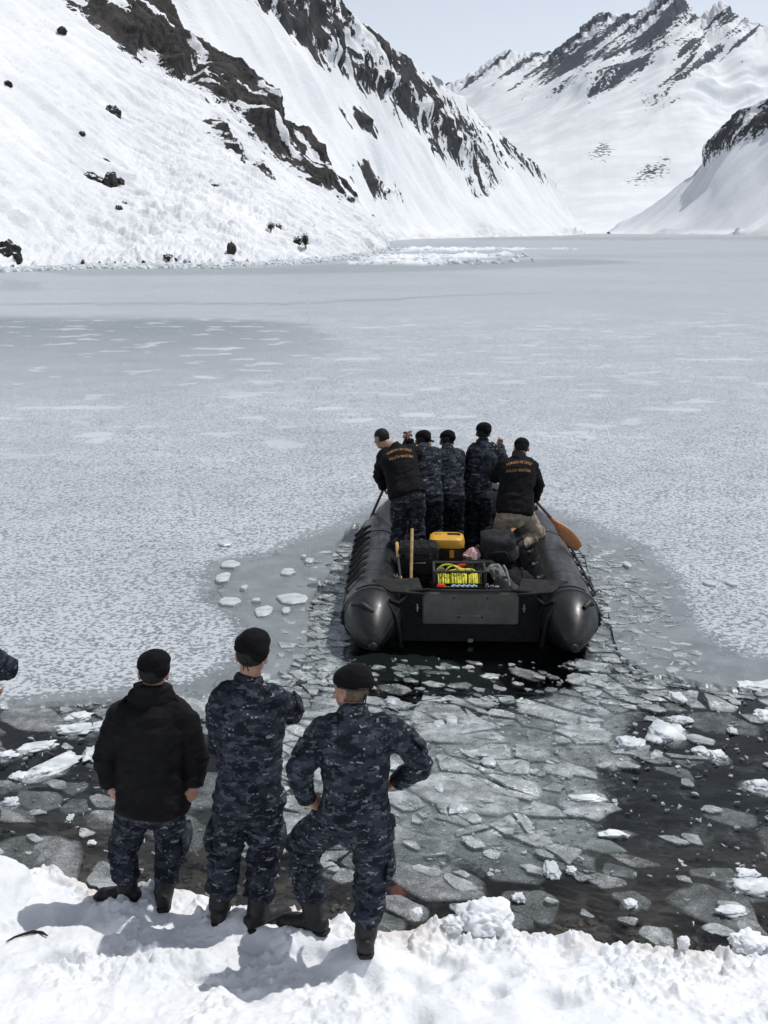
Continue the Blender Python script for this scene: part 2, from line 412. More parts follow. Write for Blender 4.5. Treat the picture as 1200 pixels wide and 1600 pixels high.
def mat_camo(name, k=1.0, dark=False):
    t = NT(name); c = t.coord()
    sn = t.n('ShaderNodeVectorMath', operation='SNAP'); t.l(c, sn.inputs[0]); sn.inputs[1].default_value = (0.011 * k, 0.011 * k, 0.0085 * k)
    q = t.scale(sn.outputs[0], (1, 1, 1.8))
    n1 = t.noise(q, 11 / k, 4, 0.62); n2 = t.noise(t.scale(q, (1, 1, 1.1)), 17 / k, 4, 0.66); n3 = t.noise(t.scale(q, (0.55, 0.55, 1.25)), 20 / k, 5, 0.72)
    f = 0.65 if dark else 1.2
    s = lambda *x: tuple(v * f for v in x)
    col = t.mix(t.rng(n1, 0.485, 0.515), s(0.0075, 0.0090, 0.0135), s(0.020, 0.0245, 0.035))
    col = t.mix(t.rng(n2, 0.555, 0.575), col, s(0.047, 0.055, 0.069))
    col = t.mix(t.rng(n3, 0.615, 0.635), col, s(0.165, 0.178, 0.195))
    nor = t.bump(t.noise(c, 420, 2), 0.15, 0.002, t.bump(t.noise(t.scale(c, (1, 1, 2.2)), 16, 4, 0.6), 0.45, 0.025))
    M[name] = t.done(t.bsdf(col, 0.85, 0.15, 0, nor))
mat_camo('camo'); mat_camo('camo_small', 1.3, False); mat_camo('camo_dark', 1.3, True)
def mat_cloth(name, col, bscale=18, var=0.3, sheen=0.05, rough=0.85):
    t = NT(name); c = t.coord(); n = t.noise(c, 9, 4, 0.6)
    nor = t.bump(t.noise(c, 500, 2), 0.12, 0.002, t.bump(t.noise(t.scale(c, (1, 1, 1.8)), bscale, 4, 0.6), 0.4, 0.025))
    M[name] = t.done(t.bsdf(t.mix(t.rng(n, 0.3, 0.7), tuple(x * (1 - var) for x in col), tuple(x * (1 + var) for x in col)), rough, 0.15, 0, nor))
mat_cloth('black_jacket', (0.0072, 0.0072, 0.0084)); mat_cloth('beret_wool', (0.0030, 0.0030, 0.0034), 30, sheen=0.03)
mat_cloth('khaki', (0.30, 0.255, 0.195)); mat_cloth('bag_cloth', (0.012, 0.0125, 0.014)); mat_cloth('grey_cloth', (0.17, 0.18, 0.17)); mat_cloth('pink_cloth', (0.55, 0.36, 0.36))
mat_cloth('dark_grey_cloth', (0.028, 0.030, 0.032))
plain('boot_leather', (0.008, 0.008, 0.009), 0.55, 0.4, bump=0.2); plain('boot_sole', (0.012, 0.012, 0.012), 0.8)
def mat_skin():
    t = NT('skin'); c = t.coord(); n = t.noise(c, 30, 4, 0.6)
    M['skin'] = t.done(t.bsdf(t.mix(t.rng(n, 0.3, 0.7), (0.28, 0.155, 0.105), (0.38, 0.225, 0.16)), 0.5, 0.4, 0, t.bump(t.noise(c, 300, 2), 0.15, 0.002), Subsurface_Weight=0.06, Subsurface_Scale=0.01))
mat_skin()
plain('hair', (0.010, 0.008, 0.007), 0.75, 0.3, bump=0.8, bscale=260); plain('stubble', (0.10, 0.07, 0.052), 0.8, 0.2, var=0.35, scale=40, bump=0.4, bscale=420)
plain('black_cord', (0.006, 0.006, 0.006), 0.8); plain('yellow_band', (0.62, 0.55, 0.16), 0.6)
def mat_rubber():
    t = NT('tube_rubber'); c = t.coord(); n = t.noise(c, 3.2, 5, 0.65); n2 = t.noise(t.scale(c, (1, 0.3, 1)), 14, 5, 0.7)
    col = t.mix(t.rng(n, 0.3, 0.75), (0.0075, 0.008, 0.009), (0.018, 0.019, 0.021))
    col = t.mix(t.math('MULTIPLY', t.rng(n2, 0.58, 0.78), 0.4), col, (0.05, 0.052, 0.055))
    sc_ = t.math('MULTIPLY', t.rng(t.noise(t.scale(c, (3, 0.5, 3)), 9, 5, 0.75), 0.66, 0.74), t.rng(t.noise(c, 2.0, 2), 0.5, 0.62)); col = t.mix(t.math('MULTIPLY', sc_, 0.7), col, (0.16, 0.165, 0.17))
    M['tube_rubber'] = t.done(t.bsdf(col, t.rng(n2, 0.3, 0.7, 0.30, 0.52), 0.42, 0, t.bump(t.noise(c, 40, 3), 0.06, 0.01)))
mat_rubber()
plain('black_rubber', (0.0075, 0.0075, 0.008), 0.6, 0.4, bump=0.1); plain('rubber_patch', (0.022, 0.022, 0.023), 0.55, 0.4)
plain('transom_plate', (0.125, 0.12, 0.108), 0.65, 0.3, var=0.2, bump=0.15, scale=4); plain('plate_mark', (0.20, 0.21, 0.21), 0.7, 0.3, var=0.6, scale=30)
plain('black_plastic', (0.010, 0.010, 0.011), 0.42, 0.5); plain('yellow_plastic', (0.60, 0.32, 0.025), 0.45, 0.5, var=0.12)
plain('yellow_rope', (0.62, 0.60, 0.055), 0.65, 0.3, var=0.25, scale=30); plain('steel', (0.42, 0.42, 0.43), 0.35, 0.5, 0.9); plain('dark_steel', (0.045, 0.043, 0.042), 0.5, 0.5, 0.4)
plain('bamboo', (0.50, 0.33, 0.15), 0.55, 0.4, var=0.3, scale=14); plain('yellow_pole', (0.52, 0.33, 0.10), 0.5, 0.4)
plain('red_plastic', (0.55, 0.045, 0.03), 0.5); plain('blue_plastic', (0.30, 0.42, 0.52), 0.5); plain('grey_plastic', (0.12, 0.12, 0.125), 0.5); plain('orange_print', (0.33, 0.165, 0.05), 0.7, var=0.25, scale=40)
def mat_wood(name, lo, hi):
    t = NT(name); c = t.coord(); n = t.noise(t.scale(c, (14, 1.2, 14)), 6, 4, 0.6)
    M[name] = t.done(t.bsdf(t.mix(t.rng(n, 0.3, 0.7), lo, hi), 0.35, 0.5, 0))
mat_wood('paddle_wood', (0.24, 0.092, 0.024), (0.42, 0.18, 0.055)); mat_wood('paddle_shaft', (0.075, 0.028, 0.016), (0.13, 0.052, 0.030))
def mat_rock(name, lo, hi):
    t = NT(name); p = t.geopos(); n = t.noise(p, 1.2, 6, 0.68)
    g = t.n('ShaderNodeNewGeometry'); sx = t.n('ShaderNodeSeparateXYZ'); t.l(g.outputs['Normal'], sx.inputs[0])
    sm = t.rng(t.math('ADD', sx.outputs[2], t.math('MULTIPLY', t.math('SUBTRACT', n, 0.5), 1.2)), 0.78, 0.92)
    c = t.mix(t.rng(n, 0.3, 0.7), lo, hi)
    M[name] = t.done(t.bsdf(t.mix(sm, c, (0.84, 0.85, 0.87)), 0.9, 0.2, 0, t.bump(n, 0.7, 0.5)))
mat_rock('boulder_rock', (0.010, 0.010, 0.012), (0.065, 0.060, 0.055)); plain('pebble', (0.085, 0.072, 0.063), 0.8, 0.3, var=0.6, scale=9, bump=0.3); plain('red_stone', (0.16, 0.045, 0.035), 0.8, 0.3, var=0.4)
plain('shrub_leaf', (0.035, 0.04, 0.02), 0.8, 0.2, var=0.5)

# ================================================================== THE SETTING
def resample(P, t):
    P = np.array(P, float); s = np.linspace(0, 1, len(P)); return np.stack([np.interp(t, s, P[:, k]) for k in range(3)], 1)
def grid_faces(nr, nc):
    i = np.arange(nr - 1)[:, None] * nc + np.arange(nc - 1)[None, :]
    return np.stack([i, i + nc, i + nc + 1, i + 1], -1).reshape(-1, 4)
def mountain(crest, base, nu, nv, mat, sag, away, drop, back_len, shape, nback=10):
    """slope lofted from a crest line down to its foot, with a back side falling away; shape(G, V01, N, px, py) -> (offset along normal, rock, dirt)"""
    tu = np.linspace(0, 1, nu); C = resample(crest, tu); B = resample(base, tu)
    v = np.linspace(0, 1, nv)
    def soft(L, k):
        e = np.concatenate([np.repeat(L[:1], k, 0), L, np.repeat(L[-1:], k, 0)]); ker = np.hanning(2 * k + 3)[1:-1]; ker /= ker.sum()
        return np.stack([np.convolve(e[:, j], ker, 'valid') for j in range(3)], 1)
    Cs = soft(C, max(4, nu // 14)); B = soft(B, max(4, nu // 20)); kc = np.exp(-v * 11)[:, None, None]
    G = (C[None] * kc + Cs[None] * (1 - kc)) * (1 - v[:, None, None]) + B[None] * v[:, None, None]
    H = (C[:, 2] - B[:, 2])[None, :]
    G[..., 2] -= sag * H * np.sin(np.pi * v[:, None] ** 0.85)
    back = []
    for k in range(nback, 0, -1):
        s = back_len * k / nback; q = C + np.array(away)[None] * s; q[:, 2] -= drop * s; back.append(q)
    G = np.concatenate([np.array(back), G], 0); V01 = np.concatenate([-np.ones(nback), v])[:, None] * np.ones((1, nu))
    du = np.gradient(G, axis=1); dv = np.gradient(G, axis=0); N = np.cross(dv, du); N /= np.linalg.norm(N, axis=-1, keepdims=True) + 1e-9
    N = np.where(N[..., 2:3] < 0, -N, N)
    px, py = project(G)
    off, rock, dirt = shape(G, V01, N, px, py)
    G = G + N * off[..., None]
    o = add('mountain', G.reshape(-1, 3), grid_faces(nv + nback, nu), M[mat])
    attr(o, 'rock', rock); attr(o, 'dirt', dirt)
    tag(o, kind='structure')
    return o, G
def along(P, d, k):
    """squeeze coordinates along direction d by k, so that noise streaks run along d"""
    d = unit(d); return P + d * ((P @ d) * (k - 1))[..., None]

# --- near slope on the left: a 37 degree snow slope with a rock rib along its crest
nA = np.array([-0.971, 0.239]); P0A = np.array([-39.8, 122.0]); sA = 0.75
def rayA(x, y):
    d = ray(x, y); d = d / d[1]
    a = sA * (nA[0] * d[0] + nA[1]); b = sA * (-nA[0] * P0A[0] - nA[1] * P0A[1])
    Y = (b - HC) / (d[2] - a); return (d[0] * Y, Y, HC + d[2] * Y)
crestA = [rayA(*q) for q in [(-420, -420), (-150, -230), (60, -105), (235, -6), (262, 22), (300, 74), (322, 78), (345, 103), (372, 114), (398, 134), (412, 162), (426, 182), (432, 206), (470, 234), (494, 254), (520, 284), (567, 322), (590, 352)]]
crestA += [atY(600, 374, 300), atY(606, 389, 286)]
baseA = [(-75, 40, -0.5), (-60, 80, -0.5), (-50, 104, -0.5)] + [onz(x, y, -0.3) for x, y in [(0, 425), (60, 421), (150, 418), (200, 418), (260, 418), (310, 417), (360, 416.5), (400, 415), (440, 412.5), (480, 410), (510, 406.5), (540, 403.5), (565, 400.5), (580, 398), (592, 396), (600, 394), (606, 392.2), (610, 391.2)]]
baseA = baseA[:len(crestA)] if len(baseA) > len(crestA) else baseA
rockA = [[(70, -30), (240, -30), (262, 22), (300, 74), (322, 76), (345, 103), (372, 112), (398, 132), (412, 160), (426, 180), (432, 206), (470, 232), (494, 252), (520, 284), (567, 322), (548, 316), (525, 300), (500, 288), (478, 268), (455, 250), (436, 238), (420, 226), (398, 216), (372, 192), (345, 176), (322, 160), (300, 148), (292, 128), (268, 126), (240, 92), (214, 84), (205, 98), (178, 66), (150, 40), (125, 18)],
         [(328, 188), (352, 196), (388, 236), (380, 238), (350, 214)], [(398, 246), (412, 252), (434, 276), (426, 276), (405, 262)], [(575, 326), (588, 340), (597, 356), (590, 352), (577, 338)],
         [(182, 75), (208, 108), (220, 112), (205, 96)]]
def shapeA(G, V, N, px, py):
    P = G
    sd = np.maximum.reduce([sdist(px, py, r) for r in rockA])
    rock = np.clip(0.5 + sd / 16.0, -0.6, 1.25)
    snowin = fbm(along(P, (0.75, -0.2, -0.62), 0.35) * 0.16, 4)
    rock = rock - np.clip(snowin - 0.02, 0, 1) * 2.1 * (sd > -5) * sstep(2, 18, sd + 6)
    fall = (0.78, -0.19, -0.6)
    st = fbm(along(P, fall, 0.08) * 0.30, 4) * 1.15 + fbm(along(P, fall, 0.30) * 0.8, 3, 0.6) * 0.50
    lump = (billow(along(P, fall, 0.6) * 0.4, 4, 0.6) * 0.34 + np.clip(fbm(P * 1.1 + 3, 2), 0, 2) * 0.32) * (0.35 + 1.1 * sstep(-0.2, 0.35, fbm(along(P, fall, 0.3) * 0.05 + 7, 3))) * sstep(0.2, 0.75, V + 0.25 * fbm(P * 0.03, 2))
    big = fbm(P * 0.018, 3) * 3.0
    off = big + st + lump
    toe = sstep(0.93, 1.0, V); off = off * (1 - 0.8 * toe) + toe * np.clip(billow(P * 0.8, 3), -0.2, 2) * 0.8
    rk = sstep(-4, 14, sd)
    off = off + rk * (ridged(along(P, fall, 0.55) * 0.085, 5, 0.55) * 2.2 + 3.0 * sstep(0, 22, sd))
    spk = fbm(along(P, fall, 0.4) * 0.22, 4, 0.6)
    near = sstep(-55, -4, sd)
    rock = rock + near * np.clip(spk - 0.42, 0, 1) * 2.6
    rock = np.where(V < -0.5, np.where(px < 560, 0.75, 0.0), rock)
    return off, rock, np.zeros_like(rock)
mountA, GA = mountain(crestA, baseA, 460, 420, 'near_slope', 0.03, (-0.15, 1.0, 0), 0.75, 55, shapeA)

# --- the slope behind it on the left, with rock bands under its skyline
crestB = [atY(120, -420, 560), atY(330, -200, 620), atY(440, -95, 680), atY(520, -8, 760), atY(552, 22, 800), atY(592, 58, 850), atY(622, 92, 900), atY(650, 108, 960), atY(684, 120, 1040), atY(702, 142, 1120), atY(735, 166, 1230), atY(770, 198, 1350), atY(808, 232, 1500), atY(852, 272, 1720), atY(868, 298, 1900), atY(888, 332, 2250), atY(908, 360, 2600)]
baseB = [(-60, 250, -1), (-45, 300, -1), (-25, 360, -1), (-8, 440, -1), (2, 520, -1), (8, 590, -1), (20, 660, -1), (40, 740, -1), (65, 830, -1), (95, 930, -1), (130, 1040, -1), (175, 1180, -1), (208, 1350, -1), (252, 1560, -1), (292, 1760, -1), (345, 2050, -1), (405, 2400, -1)]
rockB = [[(340, -40), (520, -40), (552, 20), (592, 56), (620, 92), (626, 108), (668, 140), (690, 156), (700, 175), (722, 190), (742, 205), (752, 235), (768, 256), (776, 292), (762, 296), (738, 270), (712, 250), (690, 236), (672, 212), (640, 190), (612, 150), (580, 132), (546, 110), (505, 96), (478, 72), (440, 40), (402, 16)],
         [(548, 170), (560, 172), (586, 208), (578, 210), (556, 196)], [(552, 256), (572, 260), (632, 306), (628, 313), (590, 292), (560, 272)], [(786, 220), (806, 228), (852, 272), (848, 280), (812, 256), (790, 236)],
         [(735, 262), (752, 266), (772, 290), (762, 298), (742, 280)]]
def shapeB(G, V, N, px, py):
    P = G
    sd = np.maximum.reduce([sdist(px, py, r) for r in rockB])
    rock = np.clip(0.42 + sd / 40.0, -0.6, 0.66)
    fall = (0.72, -0.2, -0.66)
    rock = rock + fbm(along(P, fall, 0.45) * 0.05, 4, 0.6) * 0.8 * sstep(-25, 0, sd)
    rock = rock + sstep(-45, 0, sd) * np.clip(fbm(along(P, fall, 0.35) * 0.07, 4) - 0.38, 0, 1) * 1.6
    st = fbm(along(P, fall, 0.08) * 0.05, 3) * 2.6
    off = fbm(P * 0.006, 3) * 9 + st
    toe = sstep(0.90, 1.0, V); off = off * (1 - 0.85 * toe) + toe * np.clip(billow(P * 0.12, 3), -0.2, 2) * 1.5
    rk = sstep(2, 18, sd)
    off = off + rk * ridged(along(P, fall, 0.6) * 0.03, 3, 0.5) * 6.0
    rock = np.where(V < -0.5, 0.7, rock)
    dirt = sstep(0.86, 0.97, V) * np.clip(fbm(along(P, (0.3, 1, 0), 0.2) * 0.05, 4) * 1.4 + 0.05, 0, 1) * 0.7
    return off, rock, dirt
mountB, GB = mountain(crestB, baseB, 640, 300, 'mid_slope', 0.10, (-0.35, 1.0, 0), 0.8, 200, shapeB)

# --- far range with rocky peaks at the head of the valley
skyC = [(300, 260), (480, 215), (600, 180), (640, 165), (704, 131), (742, 112), (770, 92), (792, 77), (808, 86), (838, 81), (862, 83), (882, 70), (915, 38), (940, 20), (962, 24), (985, 24), (1004, 16), (1030, -6), (1058, -8), (1078, 12), (1092, 30), (1108, 16), (1126, 2), (1142, 14), (1160, 30), (1200, 40), (1290, 5), (1420, -60), (1600, -20), (1900, 60)]
crestC = [atY(x, y, 4600 + 500 * math.sin(x * 0.004)) for x, y in skyC]
baseC = [atY(x, 364.5, 2350 + 250 * ((x - 930) / 400.0) ** 2 * (1 if abs(x - 930) < 400 else 400 / abs(x - 930))) for x, y in [(300 + (1750 - 300) * i / 29, 0) for i in range(30)]]
for b in baseC: b[2] = -3
rockC = [[(700, 133), (745, 108), (770, 88), (792, 74), (810, 86), (785, 106), (752, 124), (728, 140)],
         [(862, 92), (900, 52), (940, 16), (990, 22), (962, 38), (905, 72), (868, 98)], [(935, 96), (975, 60), (1030, -10), (1060, -10), (1092, 30), (1068, 36), (1040, 62), (1000, 84), (960, 92)],
         [(1030, 132), (1070, 80), (1126, -2), (1148, 16), (1160, 34), (1130, 66), (1112, 100), (1075, 118), (1048, 140)], [(780, 152), (850, 118), (900, 96), (915, 104), (850, 138), (800, 160)],
         [(910, 140), (960, 104), (1000, 92), (1015, 102), (960, 130), (920, 150)], [(1010, 176), (1045, 140), (1070, 134), (1048, 165), (1020, 182)], [(985, 275), (1015, 258), (1045, 252), (1040, 270), (1000, 280)], [(925, 246), (940, 226), (955, 240), (945, 250)]]
def shapeC(G, V, N, px, py):
    P = G
    sd = np.maximum.reduce([sdist(px, py, r) for r in rockC])
    rib = (-0.80, -0.45, -0.40)
    rb = ridged(along(P, rib, 0.14) * 0.0068, 3, 0.5)
    rock = np.clip(0.34 + sd / 40.0, -0.5, 0.62)
    alt = sstep(0.62, 0.05, V)
    q_ = np.stack([(px + 1.2 * py) * 0.040, (py - 0.75 * px) * 0.0060, 0 * px], -1)
    rock = rock + alt * ((fbm(q_, 5, 0.62) * 1.25 + 0.05) * sstep(-85, 5, sd) + np.clip(fbm(q_ * 1.3 + 4, 4, 0.6) - 0.05, 0, 1) * 1.5 * sstep(-170, -20, sd))
    off = rb * 44 * sstep(0.62, 0.15, V) + fbm(P * 0.0016, 2) * 45 * sstep(1.0, 0.6, V)
    off = off + fbm(along(P, rib, 0.25) * 0.02, 2, 0.5) * 8 * alt
    off = np.where(off > 0, off * sstep(0.0, 0.35, V), off * sstep(0.0, 0.10, V))
    off = off + sstep(0.12, 0.0, V) * (V >= 0) * (ridged(np.stack([px * 0.06, py * 0.03, 0 * px], -1), 3, 0.6) - 0.7) * 11
    rock = np.where(V < -0.5, 0.55, rock)
    return off, rock, np.zeros_like(rock)
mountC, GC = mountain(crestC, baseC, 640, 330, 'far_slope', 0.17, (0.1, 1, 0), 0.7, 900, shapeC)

# --- slope coming in from the right
crestD = [atY(948, 363, 2380), atY(985, 345, 2300), atY(1040, 305, 2220), atY(1085, 268, 2150), atY(1104, 248, 2100), (atY(1112, 222, 2080)), atY(1140, 192, 2020), atY(1170, 172, 1960), atY(1200, 152, 1900), atY(1300, 70, 1760), atY(1500, -70, 1560), atY(1900, -220, 1350)]
baseD = [atY(950, 364.4, 2200), atY(1010, 364.5, 1900), atY(1050, 364.6, 1780), atY(1085, 364.7, 1700), atY(1120, 364.9, 1600), atY(1150, 365, 1540), atY(1190, 365.2, 1480), atY(1240, 365.4, 1420), atY(1300, 365.6, 1340), atY(1420, 366, 1180), atY(1700, 367, 900), atY(2300, 370, 600)]
for b in baseD: b[2] = -1
rockD = [[(1103, 256), (1104, 228), (1122, 210), (1140, 190), (1172, 168), (1215, 140), (1260, 120), (1230, 175), (1196, 200), (1160, 222), (1130, 240)], [(1150, 360), (1156, 360), (1154, 362), (1150, 362)]]
def shapeD(G, V, N, px, py):
    P = G
    sd = np.maximum.reduce([sdist(px, py, r) for r in rockD])
    rock = np.clip(0.45 + sd / 30.0, -0.6, 0.72)
    fall = (-0.72, -0.2, -0.66)
    rock = rock + fbm(along(P, fall, 0.5) * 0.03, 5, 0.6) * 0.55 * sstep(-20, 0, sd)
    off = fbm(along(P, fall, 0.08) * 0.03, 2) * 4 + fbm(P * 0.004, 2) * 12
    toe = sstep(0.88, 1.0, V); off = off * (1 - toe)
    off = off * sstep(0.0, 0.06, np.linspace(0, 1, G.shape[1])[None, :] + 0 * V)
    off = off + sstep(-8, 12, sd) * ridged(P * 0.018, 4) * 9
    dirt = sstep(0.945, 0.985, V) * np.clip(fbm(along(P, (1, -1, 0), 0.2) * 0.03, 4) * 1.2 + 0.35, 0, 1)
    return off, rock, dirt
mountD, GD = mountain(crestD, baseD, 300, 260, 'mid_slope', 0.06, (0.4, 1, 0), 0.7, 300, shapeD)

# --- frozen lake: one sheet of ice from the broken edge to the far shore
EDGE_PX = [(-1500, 1125), (-300, 1110), (0, 1104), (60, 1100), (150, 1092), (230, 1090), (300, 1086), (370, 1078), (425, 1058), (450, 1044), (470, 1020), (482, 1000), (478, 965), (492, 935), (500, 905), (520, 880), (528, 850), (548, 825), (600, 795), (660, 778), (720, 770), (800, 782), (850, 806), (895, 840), (915, 870), (925, 905), (945, 930), (950, 965), (958, 1000), (972, 1025), (1005, 1045), (1040, 1056), (1090, 1066), (1140, 1072), (1200, 1078), (1500, 1092), (2700, 1120)]
ex_, ey_ = zip(*EDGE_PX)
xs = np.concatenate([np.linspace(-1500, -40, 60), np.linspace(-36, 1236, 425), np.linspace(1240, 2700, 60)])
kk = np.stack([xs * 0.02, 0 * xs, 0 * xs], 1); xj = (fbm(kk * 2.2 + 9, 2) * 16 + fbm(kk * 7 + 2, 2) * 6) * np.interp(xs, [380, 450, 1040, 1120], [0, 1, 1, 0]); yb = np.interp(xs + xj, ex_, ey_)
yb = yb + (fbm(kk * 1.6, 2) * 10 + fbm(kk * 4.5 + 3, 1) * 3.0) * np.interp(xs, [300, 420, 1100, 1250], [0.35, 1, 1, 0.5])
rows = 330; tt = np.linspace(0, 1, rows) ** 1.0
YH = 363.25
Ypx = yb[None, :] + (YH - yb[None, :]) * tt[:, None]
D = np.stack([(xs[None, :] - 600) / F + 0 * Ypx, (-(Ypx - 800) / F) * SP + CP, (-(Ypx - 800) / F) * CP - SP], -1)
ICE_Z = 0.03
T = (ICE_Z - HC) / D[..., 2]; GI = D * T[..., None]; GI[..., 2] = ICE_Z
GI[..., 2] += np.clip(fbm(GI * 0.9, 3) * 0.012, -0.012, 0.03)
skirt = GI[:1].copy(); skirt[..., 2] = -0.03; skirt[..., 1] -= 0.07
GI2 = np.concatenate([skirt, GI], 0)
px, py = project(GI2)
FREE = [(-600, 1122), (0, 1102), (300, 1074), (368, 1040), (392, 1002), (378, 962), (330, 932), (342, 884), (430, 868), (480, 845), (540, 826), (600, 792), (720, 768), (850, 803), (940, 832), (1000, 862), (1046, 904), (1062, 946), (1086, 990), (1130, 1020), (1200, 1038), (1800, 1060), (1800, 1400), (-600, 1400)]
frost = np.clip(0.5 - sdist(px, py, FREE, 2.0) / 60.0, 0, 1)
holes = [(372, 862, 26, 7), (330, 905, 22, 6), (985, 872, 16, 5), (1062, 915, 24, 6), (1130, 905, 20, 5)]
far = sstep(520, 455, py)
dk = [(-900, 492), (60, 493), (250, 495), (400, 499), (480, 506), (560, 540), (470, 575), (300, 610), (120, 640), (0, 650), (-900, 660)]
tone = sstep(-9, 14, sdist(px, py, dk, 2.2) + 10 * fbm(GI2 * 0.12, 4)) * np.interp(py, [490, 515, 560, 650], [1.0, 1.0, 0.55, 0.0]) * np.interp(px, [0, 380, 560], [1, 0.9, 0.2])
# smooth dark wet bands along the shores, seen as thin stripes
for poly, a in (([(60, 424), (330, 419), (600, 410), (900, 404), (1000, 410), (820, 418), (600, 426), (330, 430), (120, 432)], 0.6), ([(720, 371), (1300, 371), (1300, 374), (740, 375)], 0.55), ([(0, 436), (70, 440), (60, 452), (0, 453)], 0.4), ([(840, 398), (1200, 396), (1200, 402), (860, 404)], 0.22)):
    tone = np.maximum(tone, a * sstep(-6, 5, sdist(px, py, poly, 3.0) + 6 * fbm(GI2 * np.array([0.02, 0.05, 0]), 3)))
# a long thin crack across the lake
ck = np.interp(px, [-200, 0, 150, 300, 430, 500, 540, 620, 660, 760, 900], [476, 475, 475, 474, 475, 473, 470, 468, 464, 460, 456])
ck = ck + fbm(np.stack([px * 0.02, 0 * px, 0 * px], -1), 3) * 1.2
tone = np.maximum(tone, 0.8 * sstep(2.0, 0.4, np.abs(py - ck)) * (px < 860) * np.interp(px, [0, 60, 640, 860], [0.5, 1, 0.8, 0.2]))
# avalanche snow pushed out on the ice beside the headland
wp = [([(596, 396), (640, 388), (700, 388), (900, 389), (780, 391), (650, 393)], 1.0), ([(560, 404), (640, 398), (810, 398), (770, 403), (640, 406), (560, 408)], 1.0), ([(540, 410), (650, 406), (740, 408), (660, 414), (540, 414)], 0.9)]
white = np.zeros_like(px)
for poly, a in wp:
    white = np.maximum(white, a * sstep(-3, 4, sdist(px, py, poly, 3.0) + 9 * fbm(GI2 * np.array([0.15, 0.12, 0]), 4)))
GI2[..., 2] += white * (0.25 + 0.5 * np.clip(billow(GI2 * 0.35, 3), 0, 2))
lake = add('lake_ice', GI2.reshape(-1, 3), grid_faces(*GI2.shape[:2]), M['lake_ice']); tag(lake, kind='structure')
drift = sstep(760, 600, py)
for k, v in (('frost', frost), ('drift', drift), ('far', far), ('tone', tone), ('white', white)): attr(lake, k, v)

# --- snow bank in the foreground
EDGE_SN = [(-900, 1330), (-100, 1345), (0, 1352), (40, 1350), (80, 1350), (105, 1365), (140, 1372), (190, 1388), (225, 1388), (262, 1380), (300, 1384), (345, 1392), (400, 1398), (470, 1412), (540, 1428), (600, 1442), (640, 1440), (690, 1428), (740, 1422), (790, 1428), (840, 1444), (900, 1446), (960, 1462), (1010, 1462), (1060, 1474), (1110, 1474), (1160, 1468), (1230, 1462), (1500, 1450), (2200, 1440)]
E3 = np.array([onz(x, y, 0.14)[:] for x, y in EDGE_SN]); E3[0, 0] = -14; E3[-1, 0] = 14; E3[0, 1] = 7.2; E3[-1, 1] = 6.2
def edgeY(x): return np.interp(x, E3[:, 0], E3[:, 1])
BOOT_SPOTS = []   # filled below: (x, y, r)
def bank_base(x, Y):
    d = edgeY(x) - Y
    lip = sstep(-0.10, 0.05, d) * 0.22 - 0.12
    return lip + 0.20 * np.clip(d, 0, 20) ** 0.95 + 0.05 * np.clip(d - 1.2, 0, 20)
def bank_h(x, Y, fine=True):
    x = np.asarray(x, float); Y = np.asarray(Y, float)
    P = np.stack([x, Y, 0 * x], -1)
    d = edgeY(x) + 0.05 * fbm(P * 2.2, 3) + 0.035 * fbm(P * 7, 3) - Y
    lip = sstep(-0.10, 0.05, d) * 0.22 - 0.12
    h = lip + 0.20 * np.clip(d, 0, 20) ** 0.95 + 0.05 * np.clip(d - 1.2, 0, 20)
    ins = sstep(-0.05, 0.10, d)
    h += ins * fbm(P * 0.9 + 4.2, 2) * 0.05
    smoothside = sstep(0.55, 0.95, d - 0.10 * x) * sstep(-0.9, 0.3, x)
    am = (1 - 0.82 * smoothside)
    if fine:
        loud = 0.25 + 0.95 * sstep(-0.25, 0.45, fbm(P * 1.7 + 8.8, 2) + 0.35 * sstep(0.6, 0.1, d))
        h += ins * am * (fbm(P * 2.6, 3, 0.5) * 0.035 + loud * (ridged(P * 5.3 + 1, 3, 0.5) * 0.012 + fbm(P * 9, 3, 0.6) * 0.024 + np.clip(fbm(P * 15 + 2, 3, 0.6) - 0.10, 0, 1) * 0.050 + fbm(P * 45, 2) * 0.005))
        h += ins * sstep(0.40, 0.0, d) * np.clip(fbm(P * 6 + 9, 3) + 0.1, 0, 2) * 0.045
    for bx, by, r, dz in BOOT_SPOTS:
        h -= dz * np.exp(-(((x - bx) ** 2 + (Y - by) ** 2) / r ** 2) ** 1.5)
    return h, d

def build_bank():
    X = np.concatenate([np.linspace(-14, -2.75, 60), np.linspace(-2.7, 2.7, 560), np.linspace(2.75, 14, 60)])
    Yr = np.concatenate([np.linspace(-8, 4.2, 50), np.linspace(4.22, 7.0, 300), np.linspace(7.05, 7.6, 6)])
    XX, YY = np.meshgrid(X, Yr)
    h, d = bank_h(XX, YY)
    h = np.where(d < -0.12, np.minimum(h, -0.14 + 1.1 * (d + 0.12)), h)
    G = np.stack([XX, YY, h], -1)
    # push lumps sideways a little so that the surface is not a pure height field
    n = np.stack([fbm(G * 9 + 31, 2), fbm(G * 9 + 57, 2), 0 * h], -1) * 0.012 * sstep(-0.05, 0.05, d)[..., None]
    G += n
    o = add('snow_bank', G.reshape(-1, 3), grid_faces(len(Yr), len(X)), M['snow']); tag(o, kind='structure')
    attr(o, 'dirt', sstep(0.42, 0.02, d) * 0.9)
    return o

